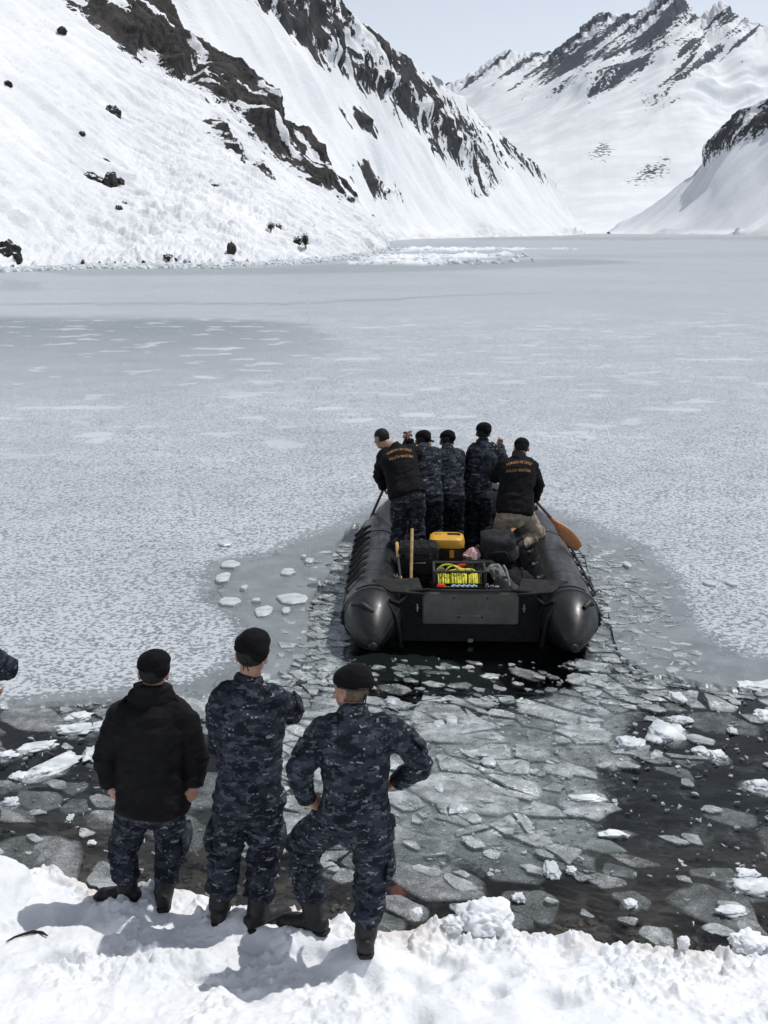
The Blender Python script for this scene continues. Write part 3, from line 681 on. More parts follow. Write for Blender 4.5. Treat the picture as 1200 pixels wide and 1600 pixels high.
def build_bed():
    X = np.linspace(-12, 12, 130); Yr = np.linspace(4.5, 22, 120); XX, YY = np.meshgrid(X, Yr)
    d = YY - edgeY(XX)
    z = -0.07 - 0.16 * np.clip(d, -1, 30) - 0.02 * np.clip(d, 0, 30) ** 1.4 + fbm(np.stack([XX, YY, 0 * XX], -1) * 1.6, 3) * 0.03
    o = add('lake_bed', np.stack([XX, YY, z], -1).reshape(-1, 3), grid_faces(120, 130), M['lake_bed']); tag(o, kind='structure')
    attr(o, 'deep', sstep(0.3, 3.2, d))
    # the bottom of the lake under the ice, out to the far shore
    add_V = np.array([[-4000, -3000, -8.0], [4000, -3000, -8.0], [4000, 9000, -8.0], [-4000, 9000, -8.0]])
    g = add('ground', add_V, np.array([[0, 1, 2, 3]]), M['pebble']); tag(g, kind='structure')
    X = np.linspace(-12, 12, 60); Yr = np.linspace(4.5, 22, 60); XX, YY = np.meshgrid(X, Yr)
    wv = add('water', np.stack([XX, YY, 0 * XX], -1).reshape(-1, 3), np.ascontiguousarray(grid_faces(60, 60)[:, ::-1]), M['water']); tag(wv, kind='structure')
    # stones on the bottom along the bank: one mass
    mb = MB(); rg = np.random.default_rng(5)
    for k in range(1500):
        x = rg.uniform(-3.2, 3.2); dd = abs(rg.normal(0, 0.35)) - 0.05; y = float(edgeY(x)) + dd
        z = -0.07 - 0.16 * dd; r = rg.uniform(0.012, 0.045) * (1.3 if rg.random() < 0.1 else 1)
        V, Fc = ellipsoid((0, 0, 0), (r * rg.uniform(0.7, 1.3), r * rg.uniform(0.7, 1.3), r * 0.6), seg=6, rings=4)
        V = V * (1 + 0.25 * rg.normal(size=(len(V), 1)) * 0.6)
        mb.put(V + np.array([x, y, z]), Fc)
    tag(mb.build('shore_gravel', M['pebble'], smooth=False), 'dark wet gravel on the lake bottom along the snow bank', 'gravel', kind='stuff')
build_bed()

# ------------------------------------------------------------------ boulders and shrubs on the near slope
slopeV = GA.reshape(-1, 3); _spx, _spy = project(slopeV)
def on_slope(x, y):
    i = np.argmin((_spx - x) ** 2 + (_spy - y) ** 2 + (slopeV[:, 1] > 420) * 1e6); return slopeV[i]
def boulder(x0, y0, x1, y1, label, mat='boulder_rock', seed=0, name='boulder', cat='rock', group=None):
    c = on_slope((x0 + x1) / 2, y1 - (y1 - y0) * 0.25); zc = c[1] * CP - (c[2] - HC) * SP
    w = (x1 - x0) * zc / F * 0.50; h = (y1 - y0) * zc / F * 0.54
    bm = bmesh.new(); bmesh.ops.create_icosphere(bm, subdivisions=4, radius=1.0)
    V = np.array([v.co[:] for v in bm.verts]); Fc = [[v.index for v in f.verts] for f in bm.faces]; bm.free()
    n = ridged(V * 1.1 + seed * 3.1, 4, 0.5) * 0.28 + fbm(V * 4 + seed, 3) * 0.12
    V = V * (0.85 + n)[:, None] * np.array([w, max(w, h) * 0.8, h])
    a = math.radians(-28); V = V @ np.array([[math.cos(a), 0, -math.sin(a)], [0, 1, 0], [math.sin(a), 0, math.cos(a)]]).T if w > h * 1.15 else V
    o = add(name, V, Fc, M[mat], smooth=False); o.location = Vector(c) + Vector((0.08, -0.2, 0.16)) * h; tag(o, label, cat, group); return o
boulder(163, 166, 186, 188, 'dark boulder standing alone in the snow high on the left slope', seed=1)
boulder(164, 268, 182, 299, 'tall dark rock at the right end of the outcrop on left slope', seed=2)
boulder(130, 272, 165, 291, 'low row of dark rock left of the tall rock on the slope', seed=3)
boulder(182, 277, 193, 292, 'small dark stone just right of the tall rock on the slope', seed=4)
boulder(157, 247, 170, 259, 'small dark stone just above the rock outcrop on the left slope', seed=5)
boulder(190, 315, 201, 322, 'upper of two small dark stones below the outcrop', seed=6)
boulder(179, 321, 190, 329, 'lower of two small dark stones below the outcrop', seed=7)
boulder(-2, 376, 32, 412, 'big dark boulder at the shore on the far left edge', seed=8)
boulder(355, 378, 368, 397, 'upright brownish rock above the shore in the middle of the left slope', seed=9)
boulder(256, 398, 276, 408, 'flat dark rock in the snow just above the shoreline', seed=10)
boulder(8, 126, 20, 134, 'small dark stone near the left edge high on the slope', seed=11)
boulder(93, 44, 106, 55, 'small dark stone below the rock rib at the top left', seed=12)
boulder(125, 204, 134, 212, 'tiny dark stone on the open slope below the lone boulder', seed=13)
boulder(328, 288, 345, 300, 'thin dark streak of rock in the middle of the open slope', seed=14)
boulder(388, 414, 394, 419, 'small dark stone lying right at the waterline below the slope', seed=15)
def shrub(x0, y0, x1, y1, label, seed):
    c = on_slope((x0 + x1) / 2, y1); zc = c[1] * CP - (c[2] - HC) * SP; w = (x1 - x0) * zc / F; h = (y1 - y0) * zc / F
    rg = np.random.default_rng(seed); root = empty('shrub', Vector(c) + Vector((0.1, -0.3, 0.15)) * h); st = MB(); V = []; Fc = []
    for k in range(9):
        a = rg.uniform(0, 6.28); tip = np.array([math.cos(a) * w * 0.42, math.sin(a) * w * 0.42, h * rg.uniform(0.6, 1.0)])
        st.tube([(0, 0, -0.3), tip * np.array([0.4, 0.4, 0.55]), tip], [0.05 * h, 0.035 * h, 0.012 * h], 5)
        for j in range(70):
            q = tip * rg.uniform(0.45, 1.05) + rg.normal(size=3) * 0.12 * h; s = h * 0.06
            e1, e2 = unit(rg.normal(size=3)) * s, unit(rg.normal(size=3)) * s; i = len(V); V += [q - e1, q + e2, q + e1, q - e2]; Fc.append((i, i + 1, i + 2, i + 3))
    st.build('stem', M['pebble'], root); add('foliage', V, Fc, M['shrub_leaf'], root, smooth=False)
    tag(root, label, 'shrub', 'shrubs near the shore of the left slope')
shrub(460, 373, 468, 392, 'low dark shrub left of a pale one near the headland shore', 1)
shrub(473, 370, 480, 388, 'pale brown shrub standing near the tip of the headland', 2)
shrub(417, 350, 428, 362, 'left one of two dark shrubs above the headland shore', 3)
shrub(430, 353, 439, 364, 'right one of two dark shrubs above the headland shore', 4)

# avalanche blocks along the foot of the near slope and on the ice beside it: too many to count
def debris():
    rg = np.random.default_rng(11); mb = MB()
    for k in range(2600):
        if rg.random() < 0.6:
            x = rg.uniform(-20, 605); y = np.interp(x, [0, 60, 150, 300, 450, 540, 606], [424, 421, 418, 417, 412, 404, 393]) + rg.normal(0, 1.6) - 1.0
            r = rg.uniform(0.08, 0.45) ** 1.0
        else:
            x = 560 + abs(rg.normal(0, 110)); y = rg.choice([390, 401, 410]) + rg.normal(0, 1.6) + (x - 560) * -0.004; r = rg.uniform(0.1, 0.55)
            if x > 840: continue
        p = onz(x, max(y, 368), 0.05)
        V, Fc = ellipsoid((0, 0, 0), (r * rg.uniform(0.7, 1.5), r * rg.uniform(0.7, 1.3), r * rg.uniform(0.5, 0.9)), seg=6, rings=4)
        V = V * (1 + 0.18 * rg.normal(size=(len(V), 1)))
        mb.put(V + np.array(p), Fc)
    tag(mb.build('avalanche_debris', M['snow_chunk'], smooth=False), 'white blocks of avalanche snow strewn along the foot of left slope', 'snow', kind='stuff')
debris()
plain('pale_ice', (0.46, 0.50, 0.52), 0.3, 0.5, var=0.18, scale=8, bump=0.4, bscale=40)

# ================================================================== BROKEN ICE
OPEN_W = [(x, y) for x, y in EDGE_PX if -400 < x < 1600] + [(1500, 1440), (1200, 1466), (1100, 1474), (1000, 1462), (900, 1446), (790, 1424), (690, 1424), (600, 1440), (470, 1408), (345, 1388), (200, 1384), (100, 1360), (0, 1348), (-300, 1340)]
def clip_poly(poly, p, n):
    out = []; m = len(poly)
    for i in range(m):
        a, b = poly[i], poly[(i + 1) % m]; da = (a[0] - p[0]) * n[0] + (a[1] - p[1]) * n[1]; db = (b[0] - p[0]) * n[0] + (b[1] - p[1]) * n[1]
        if da <= 0: out.append(a)
        if (da < 0 < db) or (db < 0 < da):
            t = da / (da - db); out.append((a[0] + t * (b[0] - a[0]), a[1] + t * (b[1] - a[1])))
    return out
BOAT_C = Vector((0.86, 10.85, 0)); BOAT_RZ = math.radians(-1.3)
def boat_local(x, y):
    dx, dy = x - BOAT_C.x, y - BOAT_C.y; c, s = math.cos(-BOAT_RZ), math.sin(-BOAT_RZ); return c * dx - s * dy, s * dx + c * dy
def in_boat(x, y, m=0.0):
    a, b = boat_local(x, y); return abs(a) < 1.24 + m and -0.42 - m < b < 4.2
def spacing(px, py):
    """mean size of the fragments (m) and the share of water they cover, read off by place"""
    if 560 < px < 905 and 985 < py < 1092: return 0.15, 0.34
    if py < 1010 and px < 560: return 0.22, 0.97
    if py < 1060 and px > 880: return 0.26, 0.99
    if py < 1100: return 0.24, 0.93
    if px < 330: return 0.50, 0.45
    if px > 1080: return 0.60, 0.50
    if px > 930: return (0.50, 0.70) if py < 1220 else (0.46, 0.52)
    if py > 1370: return 0.34, 0.34
    if py > 1310: return 0.42, 0.66
    return 0.52, 0.95
CR, SR = math.cos(0.6), math.sin(0.6)
def warp2(x, y): return (CR * x - SR * y) * 1.0, (SR * x + CR * y) * 1.55
def unwarp2(u, v): v = v / 1.55; return CR * u + SR * v, -SR * u + CR * v
def floe_cells(rg, mult, cover, ntry, seed_keep):
    pts = []; cellmap = {}; g = 0.5
    def near(x, y, r):
        i, j = int(x // g), int(y // g)
        for a in range(i - 2, i + 3):
            for b in range(j - 2, j + 3):
                for q in cellmap.get((a, b), ()):
                    if (q[0] - x) ** 2 + (q[1] - y) ** 2 < (0.5 * (r + q[2])) ** 2: return True
        return False
    arr = np.column_stack([rg.uniform(-3.6, 4.3, ntry), rg.uniform(5.7, 14.6, ntry)]); P3 = np.column_stack([arr, np.zeros(ntry)]); ppx, ppy = project(P3); sdv = sdist(ppx, ppy, OPEN_W, 1.0)
    for (x, y), a, b, s in zip(arr, ppx, ppy, sdv):
        if s < -8 or a < -160 or a > 1360: continue
        r, k = spacing(a, b); r *= mult * rg.choice([0.45, 0.7, 1.0, 1.3, 1.9], p=[0.24, 0.24, 0.24, 0.18, 0.10]); u, v = warp2(x, y)
        if near(u, v, r): continue
        q = (u, v, r, k, s, a, b); pts.append(q); cellmap.setdefault((int(u // g), int(v // g)), []).append(q)
    P = np.array([(q[0], q[1]) for q in pts]); out = []
    for i, q in enumerate(pts):
        wx, wy = unwarp2(q[0], q[1])
        if rg.random() > q[3] * cover or in_boat(wx, wy, 0.05): continue
        d = np.hypot(P[:, 0] - q[0], P[:, 1] - q[1]); nb = np.argpartition(d, min(20, len(d) - 1))[:20]
        R = q[2] * 1.1; poly = [(q[0] + R * math.cos(t), q[1] + R * math.sin(t)) for t in np.linspace(0, 2 * math.pi, 12)[:-1]]
        for j in nb:
            if j == i: continue
            wgt = q[2] / (q[2] + pts[j][2]); v = P[j] - P[i]; L = np.hypot(*v); n = v / L; th = rg.normal(0, 0.20)
            n = np.array([n[0] * math.cos(th) - n[1] * math.sin(th), n[0] * math.sin(th) + n[1] * math.cos(th)]); poly = clip_poly(poly, P[i] + v * wgt, n)
            if len(poly) < 3: break
        if len(poly) < 3: continue
        pieces = [poly]
        if rg.random() < 0.38 and q[3] > 0.6:      # snapped in two along a random line
            c = np.mean(poly, 0); th = rg.uniform(0, math.pi); n = np.array([math.cos(th), math.sin(th)]); c = c + rg.normal(0, 0.15, 2) * q[2]; pieces = [clip_poly(poly, c - n * 0.004, n), clip_poly(poly, c + n * 0.004, -n)]
        for poly in pieces:
            if len(poly) < 3: continue
            poly = np.array([unwarp2(*w) for w in poly]); c = poly.mean(0); gap = 0.965 if q[3] > 0.9 else 0.90
            poly = c + (poly - c) * gap; keep = [0]
            for j in range(1, len(poly)):
                if np.hypot(*(poly[j] - poly[keep[-1]])) > 0.018: keep.append(j)
            poly = poly[keep]
            if len(poly) < 3: continue
            ar = 0.5 * abs(np.dot(poly[:, 0], np.roll(poly[:, 1], 1)) - np.dot(poly[:, 1], np.roll(poly[:, 0], 1)))
            if ar < 0.0010: continue
            # ragged edge: midpoints pushed in or out, then corners cut a little
            nx = np.roll(poly, -1, 0); mid = (poly + nx) / 2; e = nx - poly; nr = np.column_stack([e[:, 1], -e[:, 0]]); mid = mid + nr * rg.normal(0, 0.055, (len(poly), 1)); poly = np.stack([poly, mid], 1).reshape(-1, 2)
            for _ in range(1 if q[3] > 0.6 else 2):
                t = 0.10 if q[3] > 0.6 else 0.25; nx = np.roll(poly, -1, 0); poly = np.stack([poly * (1 - t) + nx * t, poly * t + nx * (1 - t)], 1).reshape(-1, 2)
            out.append((ar, c, poly, q))
    return out
def make_floes():
    rg = np.random.default_rng(21)
    lower = [(f, 0) for f in floe_cells(rg, 1.0, 1.0, 15000, 0)]; upper = [(f, 1) for f in floe_cells(rg, 0.42, 0.30, 20000, 1)]
    floes = sorted(lower + upper, key=lambda g: -g[0][0] / (g[0][1][1] ** 2.6)); stuff_V, stuff_F, nV = [], [], 0; rank = {}; stuff_I = []
    for k, ((ar, c, poly, q), lay) in enumerate(floes):
        n = len(poly); L = poly - c; th = rg.uniform(0.015, 0.04); pack = q[3] > 0.9
        tilt = rg.normal(0, 0.010 if pack else 0.030, 2); z0 = rg.uniform(-0.004, 0.010) if pack else rg.uniform(-0.016, 0.008)
        if lay: z0 = rg.uniform(0.006, 0.022); tilt = rg.normal(0, 0.05, 2)
        if lay and rg.random() < 0.10: z0 += 0.02; tilt = rg.normal(0, 0.22, 2)
        jit = rg.normal(0, 0.0025, n)
        inn = np.column_stack([L * 0.66, z0 + jit * 0.6 + 0.001]); top = np.column_stack([L * 0.93, z0 + jit * 0.6]); rim = np.column_stack([L, z0 - 0.007 + jit]); bot = np.column_stack([L * 0.97, np.full(n, z0 - th)])
        V = np.concatenate([top, rim, bot, inn, np.array([[0, 0, z0 + rg.uniform(-0.002, 0.005)]])]); inner = np.concatenate([np.full(n, 0.45), np.full(n, 0.0), np.full(n, 0.0), np.ones(n), [1.0]]); V[:, 2] += V[:, 0] * tilt[0] + V[:, 1] * tilt[1]; V[:, 2] = np.maximum(V[:, 2], -0.10); Fc = []
        for i in range(n):
            j = (i + 1) % n; Fc += [(4 * n, 3 * n + i, 3 * n + j), (3 * n + i, i, j, 3 * n + j), (i, n + i, n + j, j), (n + i, 2 * n + i, 2 * n + j, n + j)]
        if np.dot(L[:, 0], np.roll(L[:, 1], -1)) - np.dot(L[:, 1], np.roll(L[:, 0], -1)) < 0: Fc = [tuple(reversed(f)) for f in Fc]
        if k < 290:
            o = add('ice_floe', V, Fc, M['brash_ice' if pack or lay else 'ice_floe'], smooth=False); o.location = (c[0], c[1], 0); attr(o, 'inner', inner); a, b = q[5], q[6]
            if b < 1085 and a < 600: lab, grp = 'flat broken ice piece packed between the ice edge and the boat', 'ice pieces beside the boat on its left'
            elif b < 1085 and a > 880: lab, grp = 'flat broken ice piece in the grey mush right of the boat', 'ice pieces right of the boat'
            elif b < 1110: lab, grp = 'small ice piece drifting in the dark water behind the boat stern', 'ice pieces behind the stern'
            elif a < 330: lab, grp = 'grey ice slab in the dark water left of the standing people', 'ice slabs left of the people'
            elif a > 930: lab, grp = 'half sunk rounded ice slab in the dark water at lower right', 'ice slabs at lower right'
            else: lab, grp = 'cracked grey ice piece in the pack between boat and snow bank', 'ice pieces between boat and bank'
            rank[grp] = rank.get(grp, 0) + 1; r_ = rank[grp]
            if r_ <= 3: lab = ('largest ', 'second largest ', 'third largest ')[r_ - 1] + lab
            tag(o, lab, 'ice floe', grp)
        else:
            stuff_I.append(inner); stuff_V.append(V + np.array([c[0], c[1], 0])); stuff_F += [tuple(i + nV for i in f) for f in Fc]; nV += len(V)
    # thin shards frozen into the sheet beside the channel
    MUSH = [[(905, 830), (960, 850), (1010, 880), (1045, 935), (1060, 1000), (1100, 1062), (985, 1048), (945, 940)], [(520, 850), (500, 870), (478, 905), (455, 965), (450, 1010), (430, 1050), (470, 1030), (498, 920)]]
    NM = 4200; MX = np.column_stack([rg.uniform(-1.4, 4.2, NM), rg.uniform(9.0, 15.5, NM), np.zeros(NM)]); MA, MBv = project(MX); MS = np.maximum(sdist(MA, MBv, MUSH[0]), sdist(MA, MBv, MUSH[1]))
    for k in range(NM):
        if MS[k] < -12 * rg.random() or in_boat(MX[k, 0], MX[k, 1], 0.0) or (MA[k] < 700 and rg.random() < 0.5): continue
        s = rg.uniform(0.025, 0.11); m = rg.integers(4, 7); ang = np.sort(rg.uniform(0, 6.28, m)); th_ = rg.uniform(0, 3.14); el = rg.uniform(0.4, 1.0); tl = rg.normal(0, 0.04, 2)
        X0, Y0 = np.cos(ang) * s, np.sin(ang) * s * el; ring = np.column_stack([X0 * math.cos(th_) - Y0 * math.sin(th_), X0 * math.sin(th_) + Y0 * math.cos(th_), np.zeros(m)]); ring[:, 2] = ICE_Z + rg.uniform(-0.006, 0.006) + ring[:, 0] * tl[0] + ring[:, 1] * tl[1]
        lo = ring.copy(); lo[:, 2] -= 0.02; V = np.concatenate([ring, lo]) + np.array([MX[k, 0], MX[k, 1], 0]); Fc = [tuple(range(m))] + [(i, m + i, m + (i + 1) % m, (i + 1) % m) for i in range(m)]
        stuff_I.append(np.full(len(V), 0.75)); stuff_V.append(V); stuff_F += [tuple(i + nV for i in f) for f in Fc]; nV += len(V)
    # fine crushed ice between the pieces
    NB = 7000
    BX_ = np.column_stack([rg.uniform(-3, 3.6, NB), rg.uniform(6.0, 13.5, NB), np.zeros(NB)]); BA, BB = project(BX_); BS = sdist(BA, BB, OPEN_W)
    for k in range(NB):
        x, y = BX_[k, :2]; a, b = BA[k], BB[k]
        if BS[k] < 4 or in_boat(x, y): continue
        r, kk = spacing(a, b)
        if rg.random() > kk * (0.75 if b < 1370 else 0.3): continue
        s = rg.uniform(0.006, 0.026); m = rg.integers(4, 7); ang = np.sort(rg.uniform(0, 6.28, m)); z = rg.uniform(0.002, 0.026); tl = rg.normal(0, 0.3, 2)
        ring = np.column_stack([np.cos(ang) * s, np.sin(ang) * s * rg.uniform(0.5, 1), np.zeros(m)]); ring[:, 2] = z + ring[:, 0] * tl[0] + ring[:, 1] * tl[1]
        lo = ring.copy(); lo[:, 2] -= 0.012; V = np.concatenate([ring, lo]) + np.array([x, y, 0]); Fc = [tuple(range(m))] + [(i, m + i, m + (i + 1) % m, (i + 1) % m) for i in range(m)]
        stuff_I.append(np.full(len(V), 0.75)); stuff_V.append(V); stuff_F += [tuple(i + nV for i in f) for f in Fc]; nV += len(V)
    o = add('brash_ice', np.concatenate(stuff_V), stuff_F, M['brash_ice'], smooth=False); attr(o, 'inner', np.concatenate(stuff_I))
    tag(o, 'crushed bits of ice floating between the larger pieces around the boat', 'brash ice', kind='stuff')
make_floes()
def make_slush():
    X = np.linspace(-3.8, 4.4, 110); Yr = np.linspace(5.8, 15.0, 110); XX, YY = np.meshgrid(X, Yr); G = np.stack([XX, YY, np.full_like(XX, -0.016)], -1); a, b = project(G)
    d = np.full_like(XX, 0.30)
    d = np.maximum(d, 1.0 * sstep(-60, 60, sdist(a, b, [(430, 1080), (560, 1110), (900, 1100), (960, 1090), (960, 1200), (930, 1330), (860, 1380), (640, 1370), (480, 1300), (380, 1150)])))
    d = np.maximum(d, 1.15 * sstep(-30, 40, sdist(a, b, [(850, 1050), (960, 1050), (1010, 1090), (960, 1200), (880, 1210), (820, 1180)])))
    d = np.maximum(d, 0.95 * sstep(-20, 30, np.maximum(sdist(a, b, [(440, 1060), (560, 830), (570, 1020), (520, 1090)]), sdist(a, b, [(900, 830), (960, 900), (1000, 1060), (900, 1060)]))))
    d = d - 0.9 * sstep(-30, 20, sdist(a, b, [(575, 990), (900, 990), (890, 1070), (760, 1095), (590, 1085)])) - 0.35 * sstep(1340, 1420, b)
    o = add('slush', G.reshape(-1, 3), np.ascontiguousarray(grid_faces(110, 110)[:, ::-1]), M['slush']); attr(o, 'slushy', d); tag(o, 'grey slush of half melted ice hanging in the water between the floes', 'slush', kind='stuff')
make_slush()

def blob(name, loc, size, mat, label, cat, seed=0, group=None, sub=4, rough=0.30, flat=0.0, rz=0.0, freq=1.3, smooth=True, box=0):
    bm = bmesh.new(); bmesh.ops.create_icosphere(bm, subdivisions=sub, radius=1.0)
    V = np.array([v.co[:] for v in bm.verts]); Fc = [[v.index for v in f.verts] for f in bm.faces]; bm.free()
    n = fbm(V * freq + seed * 7.7, 3, 0.5) * rough * 1.1 + np.clip(fbm(V * 3.6 + seed, 3), -0.2, 1) * rough * 0.45 + fbm(V * 9 + seed, 2) * rough * 0.12
    if box: V = np.sign(V) * np.abs(V) ** box
    V = V * (0.9 + n)[:, None]
    if flat: V[:, 2] = np.where(V[:, 2] < -flat, -flat, V[:, 2])
    V = V * np.array(size)
    o = add(name, V, Fc, M[mat], smooth=smooth); o.location = loc; o.rotation_euler = (0, 0, rz); tag(o, label, cat, group); return o
def chunk(px, py, wpx, hpx, label, seed, rz=0.0, z=0.0, group=None, mat='snow_chunk', name='snow_chunk', freq=1.3, sub=4):
    """white lump of snow ice floating at a place; hpx is its height in the picture"""
    p = onz(px, py, z); zc = p.y * CP + HC * SP; s = zc / F
    w = wpx * s / 2; d = hpx * s / 2 / 0.62
    o = blob(name, (p.x, p.y, z + 0.008), (w, d, min(w, d) * 0.30 + 0.010), mat, label, 'snow chunk' if name == 'snow_chunk' else 'ice block', seed, group, rz=rz, freq=freq, sub=sub, smooth=sub > 2, box=0.78, rough=0.36)
    if name == 'snow_chunk' and wpx > 20:      # the wet grey ice that carries the snow, mostly under water
        rg = np.random.default_rng(seed + 300); m = 12; ang = np.linspace(0, 2 * math.pi, m + 1)[:-1] + rg.normal(0, 0.14, m); k = rg.uniform(1.15, 1.75); rr = rg.uniform(0.8, 1.15, m) * k; L = np.column_stack([np.cos(ang) * rr * w + rg.normal(0, 0.3) * w, np.sin(ang) * rr * d + rg.normal(0, 0.3) * d])
        V = np.concatenate([np.column_stack([L * 0.7, np.full(m, -0.006)]), np.column_stack([L, np.full(m, -0.016)]), np.column_stack([L * 0.95, np.full(m, -0.05)]), [[L[:, 0].mean(), L[:, 1].mean(), -0.004]]]); V[:, 2] += V[:, 1] * rg.normal(0, 0.03)
        Fc = [f for i in range(m) for f in ((3 * m, i, (i + 1) % m), (i, m + i, m + (i + 1) % m, (i + 1) % m), (m + i, 2 * m + i, 2 * m + (i + 1) % m, m + (i + 1) % m))]
        b = add('ice_foot', V, Fc, M['ice_floe'], o, smooth=False); attr(b, 'inner', np.concatenate([np.full(m, 0.9), np.full(m, 0.1), np.zeros(m), [1.0]]))
    return o
C_ = chunk
C_(122, 1122, 44, 20, 'white snow lump floating behind the person in black jacket, uppermost on the left', 1)
C_(118, 1142, 66, 22, 'flat snow covered ice lump below the uppermost white lump on the left', 2)
C_(160, 1136, 30, 20, 'white snow lump half hidden by the left sleeve of the black jacket', 3)
C_(58, 1170, 62, 18, 'narrow white snow ridge on ice pointing up to the right, left of the black jacket', 4, 0.5)
C_(82, 1200, 96, 24, 'long narrow white snow slab lying diagonally in the water at the left', 5, 0.95)
C_(12, 1182, 34, 16, 'white snow lump at the left picture edge', 6)
C_(30, 1215, 28, 16, 'small round white snow lump below the narrow ridge at the left', 7)
C_(16, 1256, 28, 16, 'white snow lump low at the left edge above the grey slab', 8)
C_(110, 1280, 12, 16, 'little white ice knob standing on the grey slab at the left', 9)
C_(143, 1319, 13, 8, 'tiny white ice bit near the bank left of the black jacket', 10)
C_(145, 1180, 30, 34, 'white snow lump touching the left sleeve of the black jacket', 31)
C_(1036, 1148, 52, 40, 'biggest white snow lump in the cluster at right, in dark water', 11)
C_(1050, 1142, 40, 20, 'white snow lump joined to the right top of the biggest cluster lump', 12)
C_(985, 1165, 48, 30, 'rounded white lump at the left end of the right hand cluster', 13)
C_(1062, 1127, 38, 14, 'flat white snow lump above the right hand cluster', 14)
C_(1095, 1176, 26, 16, 'left one of two neighbouring white lumps right of the cluster', 15)
C_(1122, 1182, 28, 22, 'right one of two neighbouring white lumps right of the cluster', 16)
C_(1185, 1076, 70, 26, 'large white snow slab at the right edge near the ice sheet', 17)
C_(1196, 1122, 40, 24, 'white snow slab at the right edge below the large one', 18)
C_(1058, 1092, 28, 24, 'round white lump between the ice mush and the dark water on the right', 19)
C_(1144, 1144, 14, 14, 'small white knob alone in the dark water at the right', 20)
C_(1186, 1230, 44, 22, 'white lump at the right edge in the middle of the dark water', 21)
C_(1180, 1388, 70, 28, 'white snow slab low at the right edge near the bank', 22)
C_(1168, 1368, 38, 16, 'small white slab just above the low slab at the right edge', 23)
C_(1142, 1426, 44, 18, 'greyish white slab near the bank at lower right', 24)
C_(862, 1362, 26, 30, 'white rounded lump on ice right of centre near the bank', 25)
C_(892, 1362, 18, 12, 'small white lump right of the rounded one near the bank', 26)
C_(958, 1306, 46, 12, 'flat white frosty ridge on the pack ice in front of the bank', 27)
C_(912, 1250, 66, 14, 'long white frosty ridge on the pack ice in the middle', 28)
C_(985, 1415, 24, 14, 'white lump close to the bank at centre right', 29)
C_(810, 1405, 20, 14, 'lone white lump of snow in the water just off the bank', 30)
# clear angular blocks sticking out of the pack
for i, (x, y, a, b, l) in enumerate([(612, 1098, 16, 16, 'clear ice block standing up right beside the beret of the right hand person'), (705, 1127, 22, 20, 'bright angular ice block in the pack, larger of a pair'), (684, 1133, 22, 14, 'bright angular ice block in the pack, left one of a pair'), (762, 1194, 30, 20, 'bright angular ice block in the middle of the pack'), (686, 1234, 14, 20, 'small upright ice block on a wide grey floe'), (420, 1070, 22, 16, 'bright ice block by the shoulder of the middle person'), (756, 1182, 16, 8, 'small flat bright ice block above the angular one')]):
    C_(x, y, a, b, l, 40 + i, name='ice_block', freq=0.7, mat='pale_ice', sub=2)
# plates of thicker ice lying on the unfrosted sheet left of the boat
def plate(px, py, wpx, hpx, label, seed):
    rg = np.random.default_rng(seed + 900); p = onz(px, py, ICE_Z); zc = p.y * CP + (HC - ICE_Z) * SP; s = zc / F; w, d = wpx * s / 2, hpx * s / 2 / (HC / math.hypot(HC, p.y))
    m = 9; ang = np.sort(np.linspace(0, 2 * math.pi, m + 1)[:-1] + rg.normal(0, 0.18, m)); rr = rg.uniform(0.75, 1.05, m)
    L = np.column_stack([np.cos(ang) * rr * w, np.sin(ang) * rr * d]); V = np.concatenate([np.column_stack([L * 0.9, np.full(m, 0.032)]), np.column_stack([L, np.full(m, 0.022)]), np.column_stack([L, np.full(m, -0.02)])])
    Fc = [tuple(range(m))] + [f for i in range(m) for f in ((i, m + i, m + (i + 1) % m, (i + 1) % m), (m + i, 2 * m + i, 2 * m + (i + 1) % m, m + (i + 1) % m))]
    o = add('ice_plate', V, Fc, M['pale_ice'], smooth=False); o.location = (p.x, p.y, ICE_Z + 0.004); tag(o, label, 'ice plate', 'pale ice plates lying on the sheet')
for i, (x, y, a, b, l) in enumerate([(458, 938, 56, 20, 'largest pale ice plate beside the boat on the left'), (412, 958, 34, 18, 'triangular pale ice plate below and left of the largest one'), (447, 957, 16, 10, 'small pale ice plate just under the largest one'), (360, 943, 42, 14, 'long pale ice plate at the border of the frosted sheet'), (401, 941, 16, 6, 'small thin pale plate between the long and the largest plates'), (449, 897, 26, 12, 'pale ice plate above the largest one'), (484, 879, 16, 8, 'small pale ice plate nearest to the boat bow on the left'), (475, 872, 10, 5, 'tiny pale ice plate highest beside the boat'), (382, 921, 14, 7, 'small pale ice plate between the left plates'), (348, 905, 28, 16, 'pale ice plate at the left in the frost'), (360, 884, 34, 12, 'flat pale ice plate above another at the left'), (352, 851, 26, 10, 'farthest pale ice plate in the frost left of the boat'), (980, 885, 14, 9, 'small pale ice plate right of the boat near the frost'), (1108, 914, 22, 10, 'left one of two pale plates in the frost right of the boat'), (1142, 914, 22, 10, 'right one of two pale plates in the frost right of the boat')]):
    plate(x, y, a, b, l, i)
